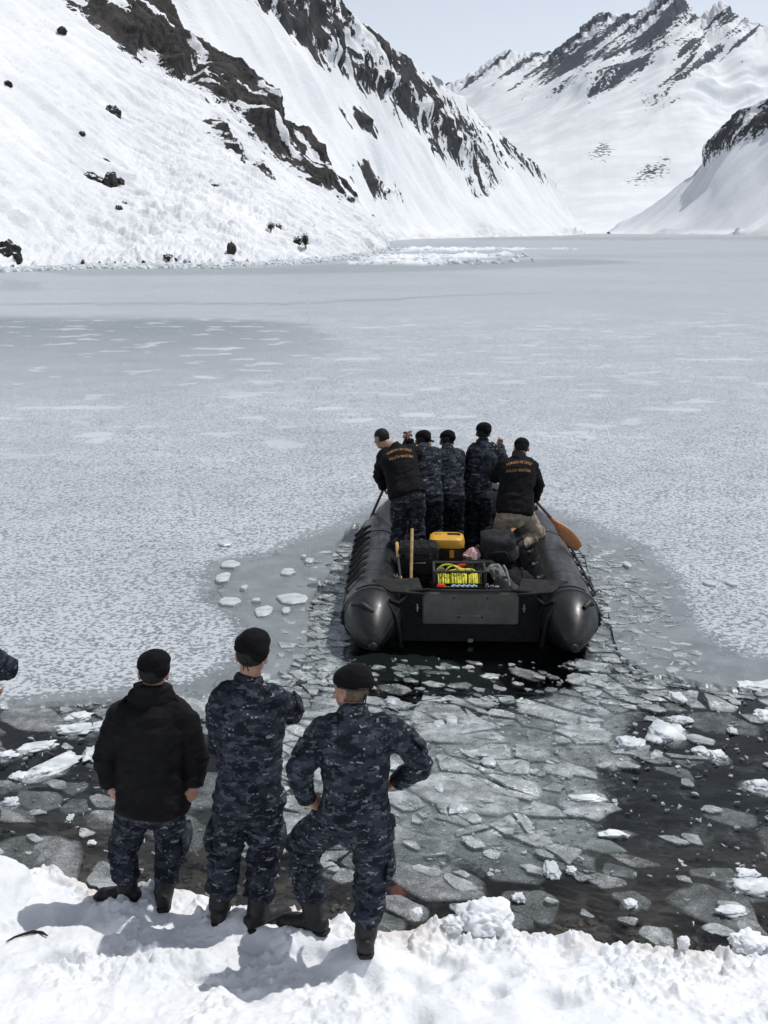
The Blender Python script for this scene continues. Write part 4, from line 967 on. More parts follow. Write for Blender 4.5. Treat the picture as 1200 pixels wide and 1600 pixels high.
# lumps of snow sitting on the edge of the bank
def clump(px, py, wpx, hpx, label, seed, dz=0.0):
    p0 = onz(px, py, 0.25); z = float(bank_h(np.array([p0.x]), np.array([p0.y]))[0][0]); p = onz(px, py, z); s = (p.y * CP + (HC - z) * SP) / F
    blob('snow_clump', (p.x, p.y, z + hpx * s * 0.14 + dz), (wpx * s / 2, wpx * s / 2.2, hpx * s / 2), 'snow', label, 'snow clump', seed, sub=5, rough=0.30, freq=1.2, box=0.94)
clump(757, 1442, 88, 58, 'largest snow clump standing up on the edge of the bank', 3)
clump(712, 1450, 40, 30, 'snow clump leaning on the left of the largest one', 4)
clump(650, 1430, 20, 20, 'small round snow ball on the edge right of the people', 5)
clump(1172, 1474, 62, 26, 'long smooth snow clump on the edge at the right border', 6)
clump(1068, 1476, 22, 20, 'small pointed snow clump at lower right on the edge', 8)
# a reddish stone under water and a dark stick in the snow
p = onz(622, 1398, -0.06); blob('red_stone', (p.x, p.y, -0.05), (0.08, 0.07, 0.05), 'red_stone', 'reddish stone under water by the bank', 'stone', 2, sub=3)

# ================================================================== PEOPLE
def A3(v): return np.array(v, float)
def lerp(a, b, t): return A3(a) * (1 - t) + A3(b) * t
def limb(pts, rs, n=4):
    """centres and radii refined along a bent limb"""
    C, R = [], []
    for i in range(len(pts) - 1):
        for k in range(n): C.append(lerp(pts[i], pts[i + 1], k / n)); R.append(rs[i] + (rs[i + 1] - rs[i]) * k / n)
    C.append(A3(pts[-1])); R.append(rs[-1])
    C2 = [C[0]] + [(C[i - 1] + 2 * C[i] + C[i + 1]) / 4 for i in range(1, len(C) - 1)] + [C[-1]]
    return loft(C2, R, R, (0.3, 0.9, 0.2), 14)
def hand_parts(w, d, n, curl, side, s=1.0):
    """palm and five fingers; d points along the hand, n out of the back of the hand, side +1 puts the thumb along d x n"""
    d = unit(d); n = unit(n - d * np.dot(n, d)); t = np.cross(d, n) * side; w = A3(w); P = []
    P.append(loft([w - d * 0.02, w + d * 0.01, w + d * 0.05 * s, w + d * 0.085 * s], [0.026 * s, 0.030 * s, 0.040 * s, 0.038 * s], [0.019 * s, 0.016 * s, 0.014 * s, 0.012 * s], t, 12))
    for k, (off, L) in enumerate([(0.028, 0.070), (0.009, 0.079), (-0.010, 0.073), (-0.028, 0.057)]):
        p = w + d * (0.082 - 0.004 * abs(k - 1)) * s + t * off * s; a = 0.15 + curl * 0.55; C = [p - d * 0.015]; R = [0.0088 * s]
        for j, f in enumerate((0.45, 0.30, 0.25)):
            q = unit(d * math.cos(a) - n * math.sin(a)); p = p + q * L * f * s; C.append(p); R.append((0.0086, 0.0080, 0.0068)[j] * s); a += curl * 0.75
        P.append(loft(C, R, R, t, 8))
    b = w + d * 0.028 * s + t * 0.028 * s; q = unit(d * 0.75 + t * 0.65 - n * (0.15 + 0.5 * curl)); q2 = unit(d * 0.9 + t * (0.25 - 0.5 * curl) - n * (0.3 + 0.5 * curl))
    P.append(loft([b - q * 0.015, b + q * 0.035 * s, b + q * 0.035 * s + q2 * 0.032 * s], [0.014 * s, 0.0105 * s, 0.0085 * s], [0.013 * s, 0.0105 * s, 0.0085 * s], n, 8))
    return P
def fold(V, N, bones, amp, seed):
    best = np.full(len(V), 1e9); out = np.zeros(len(V))
    for p0, p1, fa, jt in bones:
        p0, p1 = A3(p0), A3(p1); ax = p1 - p0; L = np.linalg.norm(ax); ax = ax / L
        t = np.clip((V - p0) @ ax, 0, L); d = np.linalg.norm(V - p0 - t[:, None] * ax, axis=1); m = d < best
        tilt = unit(ax + 0.45 * unit(np.cross(ax, [0.3, 0.8, 0.5])))
        Q = V[m] * 5.5; Q = Q + tilt * ((V[m] @ tilt) * 9.5)[:, None]
        r = ridged(Q + seed, 2, 0.5) - 0.55
        tt = t[m] / L; e = 0.35 + 0.65 * np.maximum(np.exp(-((tt - jt) / 0.28) ** 2), np.exp(-((tt - (1 - jt)) / 0.5) ** 2) * 0.4)
        out[m] = r * fa * e; best[m] = d[m]
    return V + N * (out * amp)[:, None] + N * (fbm(V * 7 + seed, 2) * amp * 0.8)[:, None]

def letters(text, jacket, jroot, centre, right, up, width, arc, mat, name):
    """printed words laid on the cloth: flat letters bent to an arc, pressed onto the garment's own surface"""
    cu = bpy.data.curves.new('t', 'FONT'); cu.body = text; cu.size = 1.0; cu.align_x = 'CENTER'; cu.resolution_u = 2; cu.offset = 0.018; cu.space_character = 1.08
    to = bpy.data.objects.new('t', cu); COL.objects.link(to)
    dg = bpy.context.evaluated_depsgraph_get(); me = bpy.data.meshes.new_from_object(to.evaluated_get(dg)); bpy.data.objects.remove(to); bpy.data.curves.remove(cu)
    bm = bmesh.new(); bm.from_mesh(me); bmesh.ops.triangulate(bm, faces=bm.faces[:])
    bmesh.ops.subdivide_edges(bm, edges=[e for e in bm.edges if e.calc_length() > 0.35], cuts=2)
    V = np.array([v.co[:] for v in bm.verts]); Fc = [[v.index for v in f.verts] for f in bm.faces]; bm.free(); bpy.data.meshes.remove(me)
    W = V[:, 0].max() - V[:, 0].min(); k = width / W; x = V[:, 0] * k; y = V[:, 1] * k * 1.5
    a = x / width * arc; R = width / max(arc, 1e-3); X = (R + y) * np.sin(a); Y = (R + y) * np.cos(a) - R
    bvh = BVHTree.FromPolygons([tuple(v.co) for v in jacket.data.vertices], [tuple(p.vertices) for p in jacket.data.polygons])
    right, up = unit(right), unit(up); nrm = unit(np.cross(up, right)) * -1
    if nrm[1] > 0: nrm = -nrm
    out = []
    c = A3(centre) - A3(jroot.location)
    for a_, b_ in zip(X, Y):
        p = c + right * a_ + up * b_; h = bvh.ray_cast(Vector(p + nrm * 0.5), Vector(-nrm))
        out.append(A3(h[0]) + nrm * 0.005 if h[0] is not None else p)
    return add(name, out, Fc, M[mat], jacket, smooth=True)

def person(label, J, top='camo', legs='camo', kind='shirt', head='beret', hair='hair', vox=0.008, s=1.0, hf=(0, 1, 0), hu=(0, 0, 1), toes=None, hands=None, seed=0, hem=None, group=None, bulge=1.0, thick=1.0, collar=0.055, boots=True, print_=False, epaulettes=False, hood=False, pockets=(), sleeve_flap=(), band=None, boot_sink=0.0, drape=1.0):
    J = {k: A3(v) for k, v in J.items()}
    base = (J['aL'] + J['aR']) / 2; base[2] = min(J['aL'][2], J['aR'][2]) - 0.085 * s
    hf, hu = unit(hf), unit(hu); hr = unit(np.cross(hf, hu)); hu = np.cross(hr, hf); R = np.column_stack([hr, hf, hu]); c = J['head']
    sh = unit(J['sR'] - J['sL']); hp = unit(J['hR'] - J['hL']); pe, nb = J['pe'], J['nb']
    def H(x, y, z): return c + hr * x * s + hf * y * s + hu * z * s
    hands = hands or {}; toes = toes or {}
    # ---- the body: one continuous skin mesh
    P = [ellipsoid(H(0, -0.008, 0.012), (0.076 * s, 0.094 * s, 0.086 * s), R), ellipsoid(H(0, 0.030, -0.055), (0.058 * s, 0.062 * s, 0.066 * s), R), ellipsoid(H(0, 0.066, -0.094), (0.026 * s, 0.022 * s, 0.020 * s), R),
         ellipsoid(H(0, 0.074, 0.022), (0.052 * s, 0.018 * s, 0.014 * s), R), ellipsoid(H(0, 0.100, -0.036), (0.017 * s, 0.017 * s, 0.014 * s), R), loft([H(0, 0.083, 0.012), H(0, 0.099, -0.028)], [0.010 * s, 0.014 * s], [0.012 * s, 0.014 * s], hr, 8),
         ellipsoid(H(0, 0.086, -0.064), (0.024 * s, 0.012 * s, 0.007 * s), R), ellipsoid(H(0, 0.083, -0.077), (0.021 * s, 0.012 * s, 0.007 * s), R),
         ellipsoid(H(0.044, 0.058, -0.030), (0.024 * s, 0.022 * s, 0.022 * s), R), ellipsoid(H(-0.044, 0.058, -0.030), (0.024 * s, 0.022 * s, 0.022 * s), R)]
    for q in (-1, 1):
        P += [ellipsoid(H(q * 0.080, -0.010, -0.022), (0.011 * s, 0.021 * s, 0.033 * s), R), ellipsoid(H(q * 0.030, 0.076, 0.0), (0.014 * s, 0.012 * s, 0.010 * s), R)]
    P.append(loft([nb - unit(c - nb) * 0.06, nb, lerp(nb, H(0, -0.012, -0.06), 0.5), H(0, -0.016, -0.05)], [0.085 * s, 0.066 * s, 0.058 * s, 0.057 * s], [0.075 * s, 0.062 * s, 0.058 * s, 0.060 * s], sh, 14))
    tC = [lerp(pe, nb, t) for t in (-0.12, 0.0, 0.3, 0.6, 0.85, 1.0)]; tS = [lerp(hp, sh, min(1, max(0, t))) for t in (0, 0, 0.3, 0.6, 0.85, 1)]
    P.append(loft(tC, np.array([0.13, 0.15, 0.13, 0.155, 0.14, 0.05]) * s, np.array([0.09, 0.10, 0.09, 0.10, 0.08, 0.045]) * s, tS, 16))
    for q, S in (('L', -1), ('R', 1)):
        P.append(limb([J['s' + q], J['e' + q], J['w' + q]], np.array([0.050, 0.040, 0.027]) * s)); P.append(limb([J['h' + q], J['k' + q], J['a' + q]], np.array([0.075, 0.050, 0.038]) * s))
        fore = unit(J['w' + q] - J['e' + q]); hd = hands.get(q, {}); d = A3(hd.get('d', fore)); n = A3(hd.get('n', np.cross(fore, (0, 1, 0)) * S))
        P += hand_parts(J['w' + q], d, n, hd.get('curl', 0.5), hd.get('side', S), s)
        t = unit(toes.get(q, (0, 1, 0))); a = J['a' + q]
        P.append(loft([a + (0, 0, 0.02), a - (0, 0, 0.045 * s) - t * 0.02, a - (0, 0, 0.05 * s) + t * 0.12 * s], [0.036 * s] * 3, [0.036 * s, 0.03 * s, 0.02 * s], np.cross(t, (0, 0, 1)), 10))
    V, Fq, N = remesh(P, vox * 0.75 if vox < 0.011 else 0.011, 2, 0.4)
    body = add('person', V, Fq, M['skin'], base=base); body.location = Vector(base); tag(body, label, 'person', group)
    mk = lambda name, V, Fq, mat, par=None: add(name, V, Fq, M[mat], par or body, base=base)
    # ---- upper garment
    k = thick * s; jk = kind == 'jacket'
    tt = [-0.30, -0.15, 0.0, 0.25, 0.5, 0.72, 0.88, 1.0] if jk else [-0.10, 0.0, 0.12, 0.3, 0.5, 0.72, 0.88, 1.0]
    rx = [0.215, 0.212, 0.205, 0.20, 0.207, 0.215, 0.19, 0.085] if jk else [0.176, 0.178, 0.172, 0.170, 0.185, 0.20, 0.175, 0.078]
    ry = [0.165, 0.162, 0.155, 0.148, 0.150, 0.150, 0.125, 0.080] if jk else [0.135, 0.135, 0.128, 0.125, 0.130, 0.135, 0.112, 0.072]
    if hem is not None: tt = [hem + (t - tt[0]) * (1 - hem) / (1 - tt[0]) for t in tt]
    C = [lerp(pe, nb, t) for t in tt]; S_ = [lerp(hp, sh, min(1, max(0, t))) for t in tt]
    G = [loft(C, np.array(rx) * k, np.array(ry) * k, S_, 24, 0.15, 2.3)]
    bones = [(pe, nb, 0.75, 0.2)]
    for q in 'LR':
        sj, e, w_ = J['s' + q], J['e' + q], J['w' + q]; G.append(loft([lerp(nb, sj, 0.25) - (0, 0, 0.035 * s), lerp(sj, nb, 0.25), sj], np.array([0.08, 0.086, 0.084]) * k, np.array([0.08, 0.086, 0.084]) * k, (0, 1, 0), 14))
        G.append(limb([sj, e, lerp(e, w_, 0.93)], np.array([0.084, 0.070, 0.052] if jk else [0.080, 0.066, 0.048]) * k, 5)); bones += [(sj, e, 1.0, 1.0), (e, w_, 1.0, 0.05)]
    nd = unit(c - nb); G.append(loft([nb - nd * 0.05, nb + nd * collar * 0.4, nb + nd * collar], np.array([0.095, 0.080, 0.086 if jk else 0.072]) * s, np.array([0.09, 0.078, 0.084 if jk else 0.07]) * s, sh, 18, 0.1))
    V, Fq, N = remesh(G, vox, 5); V = fold(V, N, bones, (0.013 if jk else 0.016) * s, seed)
    jacket = mk('jacket' if jk else 'shirt', V, Fq, top)
    # cuffs
    for q in 'LR':
        e, w_ = J['e' + q], J['w' + q]; V, Fc = loft([lerp(e, w_, 0.84), lerp(e, w_, 0.97)], 0.052 * k * (1.05 if jk else 0.97), 0.052 * k * (1.05 if jk else 0.97), (0.2, 0.9, 0.3), 16, 0.12); mk('cuff', V, Fc, top, jacket)
    if epaulettes:
        for q in 'LR':
            a, b = lerp(J['s' + q], nb, -0.22) + (0, 0, 0.072 * s), lerp(J['s' + q], nb, 0.22) + (0, 0.0, 0.104 * s); V, Fc = loft([a, lerp(a, b, 0.5), b], [0.007] * 3, [0.030] * 3, unit(np.cross(b - a, (0, 1, 0))), 10, 0.1); mk('epaulette', V, Fc, top, jacket)
    if hood:
        G = [loft([nb + nd * 0.005 + sh * x + (0, -0.030 + 0.9 * x * x * 4, 0) - nd * 0.0, nb + nd * 0.012 + sh * (x + 0.03) + (0, -0.030 + 0.9 * (x + 0.03) ** 2 * 4, 0)], [0.062] * 2, [0.050] * 2, (0, 0, 1), 12) for x in (-0.10, -0.07, -0.04, -0.01, 0.02, 0.05, 0.07)]
        G.append(loft([nb + nd * 0.05, nb + nd * 0.085], [0.098, 0.112], [0.085, 0.095], sh, 18, 0.1)); V, Fq, N = remesh(G, vox, 4); V = V + N * (ridged(V * 9, 2) * 0.005)[:, None]; mk('hood', V, Fq, top, jacket)
    for q in sleeve_flap:
        S = -1 if q == 'L' else 1; a = lerp(J['s' + q], J['e' + q], 0.30); b = lerp(J['s' + q], J['e' + q], 0.74); o_ = unit(np.cross(b - a, (0, 1, 0))); o_ = o_ if o_[0] * S > 0 else -o_
        V, Fc = loft([a + o_ * 0.076 * k, b + o_ * 0.073 * k], 0.010, 0.050, o_, 10, 0.1, 4.0); mk('sleeve_pocket', V, Fc, top, jacket)
    if print_:
        u = unit(nb - pe); cc = lerp(pe, nb, 0.80)
        letters('ARMADA DE CHILE', jacket, body, cc + u * 0.045, sh, u, 0.28 * s, 0.80, 'orange_print', 'back_lettering')
        letters('POLICÍA MARÍTIMA', jacket, body, cc - u * 0.050, sh, u, 0.27 * s, 0.30, 'orange_print', 'back_lettering')
    # ---- trousers
    up = unit(nb - pe); G = [loft([pe + up * 0.10, pe, pe - up * 0.07, (J['hL'] + J['hR']) / 2 - (0, 0, 0.09 * s)], np.array([0.162, 0.172, 0.165, 0.12]) * s, np.array([0.120, 0.132, 0.128, 0.10]) * s, hp, 20, 0.4)]; bones = []
    for q in 'LR':
        h, kn, a = J['h' + q], J['k' + q], J['a' + q]; top_ = lerp(kn, a, 0.66)
        G.append(limb([h, kn, top_], np.array([0.108, 0.088, 0.080]) * s, 5)); G.append(limb([lerp(kn, a, 0.55), lerp(kn, a, 0.70), lerp(kn, a, 0.78)], np.array([0.080, 0.084, 0.062]) * s, 3)); bones += [(h, kn, 1.0, 0.95), (kn, a, 1.2, 0.15)]
    V, Fq, N = remesh(G, vox, 5); V = fold(V, N, bones, 0.019 * s, seed + 5)
    tr = mk('trousers', V, Fq, legs)
    for q in pockets:
        S = -1 if q == 'L' else 1; a, b = lerp(J['h' + q], J['k' + q], 0.52), lerp(J['h' + q], J['k' + q], 0.90); o_ = unit(np.cross(b - a, (0, 1, 0))); o_ = o_ if o_[0] * S > 0 else -o_
        V, Fc = loft([a + o_ * 0.092, lerp(a, b, 0.5) + o_ * 0.100, b + o_ * 0.086], [0.020, 0.026, 0.020], [0.075, 0.080, 0.074], o_, 14, 0.15, 3.5); N0 = V + 0; V = V + fbm(V * 14, 2)[:, None] * 0.004; mk('cargo_pocket', V, Fc, legs, tr)
    # ---- boots
    for q in 'LR':
        t = unit(toes.get(q, (0, 1, 0))); a = J['a' + q]; kn = J['k' + q]; sd_ = np.cross(t, (0, 0, 1)); sd_ = unit(sd_) if np.linalg.norm(sd_) > 1e-3 else A3((1, 0, 0)); z = np.array([0, 0, -1.0]) if abs(t[2]) < 0.5 else unit(np.cross(sd_, t))
        if z[2] > 0: z = -z
        sh_ = lerp(a, kn, 0.36)
        G = [limb([sh_, lerp(a, sh_, 0.5), a + z * 0.01], np.array([0.062, 0.061, 0.060]) * s, 3)]
        G.append(loft([a - t * 0.055 * s + z * 0.035 * s, a + z * 0.032 * s, a + t * 0.06 * s + z * 0.038 * s, a + t * 0.13 * s + z * 0.046 * s, a + t * 0.185 * s + z * 0.052 * s], np.array([0.044, 0.050, 0.052, 0.056, 0.046]) * s, np.array([0.048, 0.052, 0.046, 0.037, 0.029]) * s, sd_, 16, 0.7))
        V, Fq, N = remesh(G, max(0.006, vox * 0.8), 3); V = V + N * (fbm(V * 30 + seed, 2) * 0.003)[:, None]
        bt = mk('boot', V, Fq, 'boot_leather')
        V, Fc = loft([a - t * 0.082 * s + z * 0.076 * s, a - t * 0.05 * s + z * 0.077 * s, a + t * 0.03 * s + z * 0.075 * s, a + t * 0.12 * s + z * 0.075 * s, a + t * 0.19 * s + z * 0.074 * s, a + t * 0.222 * s + z * 0.072 * s], np.array([0.034, 0.045, 0.047, 0.058, 0.051, 0.030]) * s, np.array([0.012] * 6) * s, sd_, 16, 0.2, 4.0); mk('sole', V, Fc, 'boot_sole', bt)
    # ---- hair and headgear
    V, Fc = ellipsoid(H(0, -0.012, 0.012), (0.081 * s, 0.096 * s, 0.091 * s), R, 40, 28); N = unit(V - c); loc = (V - c) @ R / s
    keep = (loc[:, 1] < 0.045 - 0.9 * np.clip(0.03 - loc[:, 2], 0, 1)) & (loc[:, 2] > -0.082 - 0.2 * loc[:, 1]) & ~((np.abs(loc[:, 0]) > 0.068) & (loc[:, 2] < 0.012) & (loc[:, 1] > -0.035)) & ((loc[:, 2] > -0.02) | (loc[:, 1] < -0.02))
    if head is None: keep |= (loc[:, 2] > 0.055)
    V = V + (V - c) * (fbm(V * 60, 2) * 0.03 - 0.004 + (0.05 * sstep(0.0, 0.09, loc[:, 2]) if head is None else 0))[:, None]
    Fk = [f for f in Fc if all(keep[list(f)])]; idx = {}; 
    for f in Fk:
        for i in f: idx.setdefault(i, len(idx))
    mk('hair', V[list(idx)], [tuple(idx[i] for i in f) for f in Fk], hair)
    if head == 'beret':
        b = bulge
        G = [ellipsoid(H(0.002 * b, -0.012, 0.056), (0.090 * s, 0.104 * s, 0.066 * s), R, 24, 16), ellipsoid(H(0.048 * b, -0.046, 0.034), (0.060 * s, 0.068 * s, 0.060 * s * drape), R, 20, 14), ellipsoid(H(0.017 * b, -0.020, 0.070), (0.088 * s, 0.094 * s, 0.062 * s * drape), R, 20, 14)]
        V, Fq, N = remesh(G, 0.006 if vox < 0.011 else 0.009, 10); V = V + N * (ridged(V * 9 + seed, 1) * 0.0025 + fbm(V * 26 + seed, 2) * 0.002)[:, None]
        br = mk('beret', V, Fq, 'beret_wool')
        ring = [H(0.087 * math.cos(q) - 0.001 * b, 0.100 * math.sin(q) - 0.010, 0.030 + 0.012 * math.sin(q) - 0.012 * math.cos(q) * b) for q in np.linspace(0, 2 * math.pi, 33)[:-1]]
        mb = MB(); mb.tube(ring, 0.0045 * s, 6, True); mb.build('headband', M['black_cord'], br, base=base)
        mb = MB()
        for q in (-1, 1): mb.tube([H(0.0, -0.108, -0.006), H(q * 0.006 - 0.003, -0.104, -0.035), H(q * 0.014 - 0.003, -0.090, -0.072)], 0.0035 * s, 5)
        mb.build('ribbon', M['black_cord'], br, base=base)
    elif head == 'cap':
        V, Fq, N = remesh([ellipsoid(H(0, -0.006, 0.035), (0.089 * s, 0.103 * s, 0.080 * s), R, 20, 14), loft([H(0, 0.06, 0.03), H(0, 0.15, 0.012)], [0.075 * s, 0.055 * s], [0.008 * s] * 2, hr, 14)], 0.009, 3); cp = mk('cap', V, Fq, 'beret_wool')
        mb = MB(); mb.tube([H(0.055 * math.cos(q), -0.105 + 0.02 * abs(math.cos(q)) ** 2, -0.012 + 0.035 * math.sin(q)) for q in np.linspace(0, math.pi, 12)], 0.006 * s, 6); mb.build('strap', M['black_cord'], cp, base=base)
    if band:
        e, w_ = J['e' + band], J['w' + band]; ax = unit(w_ - e); ctr = lerp(e, w_, 1.03); u = unit(np.cross(ax, (0.2, 0.3, 0.9))); v = np.cross(ax, u)
        mb = MB(); mb.tube([ctr + (u * math.cos(q) + v * math.sin(q)) * 0.033 for q in np.linspace(0, 2 * math.pi, 21)[:-1]], 0.0065, 6, True); mb.build('wristband', M['yellow_band'], body, base=base)
    return body

def PX(d): return {k: atY(*v) for k, v in d.items()}
# left one: black hooded jacket, hands at the pockets
J1 = PX(dict(head=(240, 1048, 6.06), nb=(238, 1094, 6.03), sL=(187, 1122, 6.02), sR=(286, 1120, 6.02), eL=(164, 1186, 6.03), eR=(308, 1182, 6.03), wL=(172, 1228, 5.98), wR=(303, 1228, 5.98),
             pe=(238, 1246, 6.01), hL=(212, 1258, 6.01), hR=(263, 1258, 6.01), kL=(192, 1325, 6.12), kR=(268, 1327, 6.10), aL=(200, 1390, 6.02), aR=(255, 1394, 5.98)))
toes1 = dict(L=(-0.95, 0.25, 0), R=(-0.15, 1, 0))
J2 = PX(dict(head=(394, 1020, 5.80), nb=(389, 1070, 5.76), sL=(346, 1098, 5.75), sR=(434, 1094, 5.76), eL=(343, 1168, 5.93), eR=(458, 1112, 5.99), wL=(400, 1158, 6.03), wR=(402, 1120, 6.08),
             pe=(390, 1232, 5.73), hL=(364, 1244, 5.73), hR=(416, 1244, 5.73), kL=(351, 1332, 5.76), kR=(411, 1336, 5.76), aL=(342, 1416, 5.71), aR=(402, 1426, 5.68)))
toes2 = dict(L=(-0.05, 1, 0), R=(0.72, 0.7, 0))
J3 = PX(dict(head=(548, 1076, 5.46), nb=(552, 1120, 5.40), sL=(503, 1146, 5.40), sR=(612, 1143, 5.37), eL=(467, 1208, 5.32), eR=(661, 1193, 5.36), wL=(480, 1250, 5.38), wR=(620, 1222, 5.46),
             pe=(556, 1266, 5.34), hL=(531, 1276, 5.37), hR=(583, 1280, 5.33), kL=(470, 1316, 5.66), kR=(580, 1374, 5.36), aL=(491, 1433, 5.50), aR=(571, 1462, 5.26)))
toes3 = dict(L=(-0.93, 0.36, 0), R=(-0.05, 1, 0))
# the bank is trodden down to the level of each boot
for J, tz in ((J1, toes1), (J2, toes2), (J3, toes3)):
    for q in 'LR':
        a = J['a' + q]; h = float(bank_h(np.array([a.x]), np.array([a.y]), False)[0][0]); t = unit(tz[q])
        want = a.z - 0.088 + 0.012
        BOOT_SPOTS.append((a.x + t[0] * 0.05, a.y + t[1] * 0.05, 0.19, h - want))
_rg = np.random.default_rng(77)
for _k in range(46):     # old footprints trodden into the bank
    _x = _rg.uniform(-2.2, 1.0); BOOT_SPOTS.append((_x, float(edgeY(_x)) - _rg.uniform(0.12, 1.2), _rg.uniform(0.055, 0.10), _rg.uniform(0.03, 0.075)))
build_bank()
person('person in plain black jacket with raised collar, leftmost of the three seen whole', J1, top='black_jacket', kind='jacket', hem=-0.10, toes=toes1, seed=1, hf=(0.05, 1, -0.05), collar=0.075, epaulettes=True, hood=True, pockets='R', thick=1.02, s=0.97, bulge=1.0,
       hands={'L': dict(d=(0.30, 0.10, -0.95), n=(-0.5, -0.8, -0.2), curl=0.35, side=-1), 'R': dict(d=(-0.2, 0.1, -0.95), n=(0.6, -0.8, 0), curl=0.35, side=1)})
person('tallest person, blue camouflage and beret, arms folded in front, between the other two', J2, toes=toes2, seed=2, hf=(0.22, 1, -0.08), pockets='LR', sleeve_flap='R', s=1.0, bulge=1.0, drape=1.15,
       hands={'L': dict(d=(1, 0.1, 0.1), n=(0, 1, 0.2), curl=0.5), 'R': dict(d=(-1, 0.1, 0.1), n=(0, 1, 0.2), curl=0.5)})
person('person in blue camouflage with hands on hips, one knee bent, yellow wristband', J3, toes=toes3, seed=3, hf=(-0.72, 0.68, -0.06), hair='stubble', pockets='R', sleeve_flap='LR', s=0.98, bulge=0.9, band='L',
       hands={'L': dict(d=(0.80, 0.30, -0.45), n=(-0.1, -0.75, 0.6), curl=0.25, side=-1), 'R': dict(d=(-0.9, 0.35, -0.1), n=(0.1, -0.6, 0.75), curl=0.5, side=-1)})
# one more at the left border: only an elbow is in the picture
dJ = A3(atY(18, 1046, 6.2)) - A3(J2['eR']); J0 = {k: A3(v) + dJ for k, v in J2.items()}; J0['wR'] = J0['wR'] - A3((0.42, 0, -0.12)); J0['aR'] = J0['aR'] - A3((0.12, 0, 0))
person('person in blue camouflage cut off by the left edge, only an elbow showing', J0, toes=dict(L=(0, 1, 0), R=(-0.2, 1, 0)), seed=4, hf=(0.1, 1, 0), vox=0.011)
blob('snow_mound', (float((J0['aL'][0] + J0['aR'][0]) / 2), float(J0['aL'][1]) + 0.05, min(J0['aL'][2], J0['aR'][2]) - 0.40), (0.5, 0.45, 0.36), 'snow', 'mound of snow beyond the left edge under the cut off person', 'snow mound', 5, sub=5, rough=0.15)

# ================================================================== INFLATABLE BOAT
BX = 0.975; BR = 0.295
boat = empty('inflatable_boat', BOAT_C, BOAT_RZ)
tag(boat, 'large black inflatable boat with grey transom plate, full of gear and rowers', 'boat')
def B2W(x, y, z):
    c, s = math.cos(BOAT_RZ), math.sin(BOAT_RZ); return Vector((BOAT_C.x + c * x - s * y, BOAT_C.y + s * x + c * y, z))
def W2B(p):
    a, b = boat_local(p[0], p[1]); return np.array([a, b, p[2]])
def side_path(S):
    pts = [(S * 0.955, -0.50, 0.17), (S * 0.96, -0.44, 0.19), (S * 0.965, -0.33, 0.225), (S * BX, -0.18, 0.26), (S * BX, -0.02, 0.285)]
    rad = [0.055, 0.105, 0.170, 0.240, 0.287]
    for y in np.linspace(0.15, 2.3, 10): pts.append((S * BX, y, 0.29)); rad.append(BR)
    for t in np.linspace(0.12, 1, 12):
        a = t * math.pi / 2; pts.append((S * BX * math.cos(a) ** 0.80 if t < 1 else 0.0, 2.3 + 1.45 * math.sin(a), 0.29 + 0.34 * math.sin(a) ** 2)); rad.append(BR - 0.02 * t)
    return [A3(p) for p in pts], rad
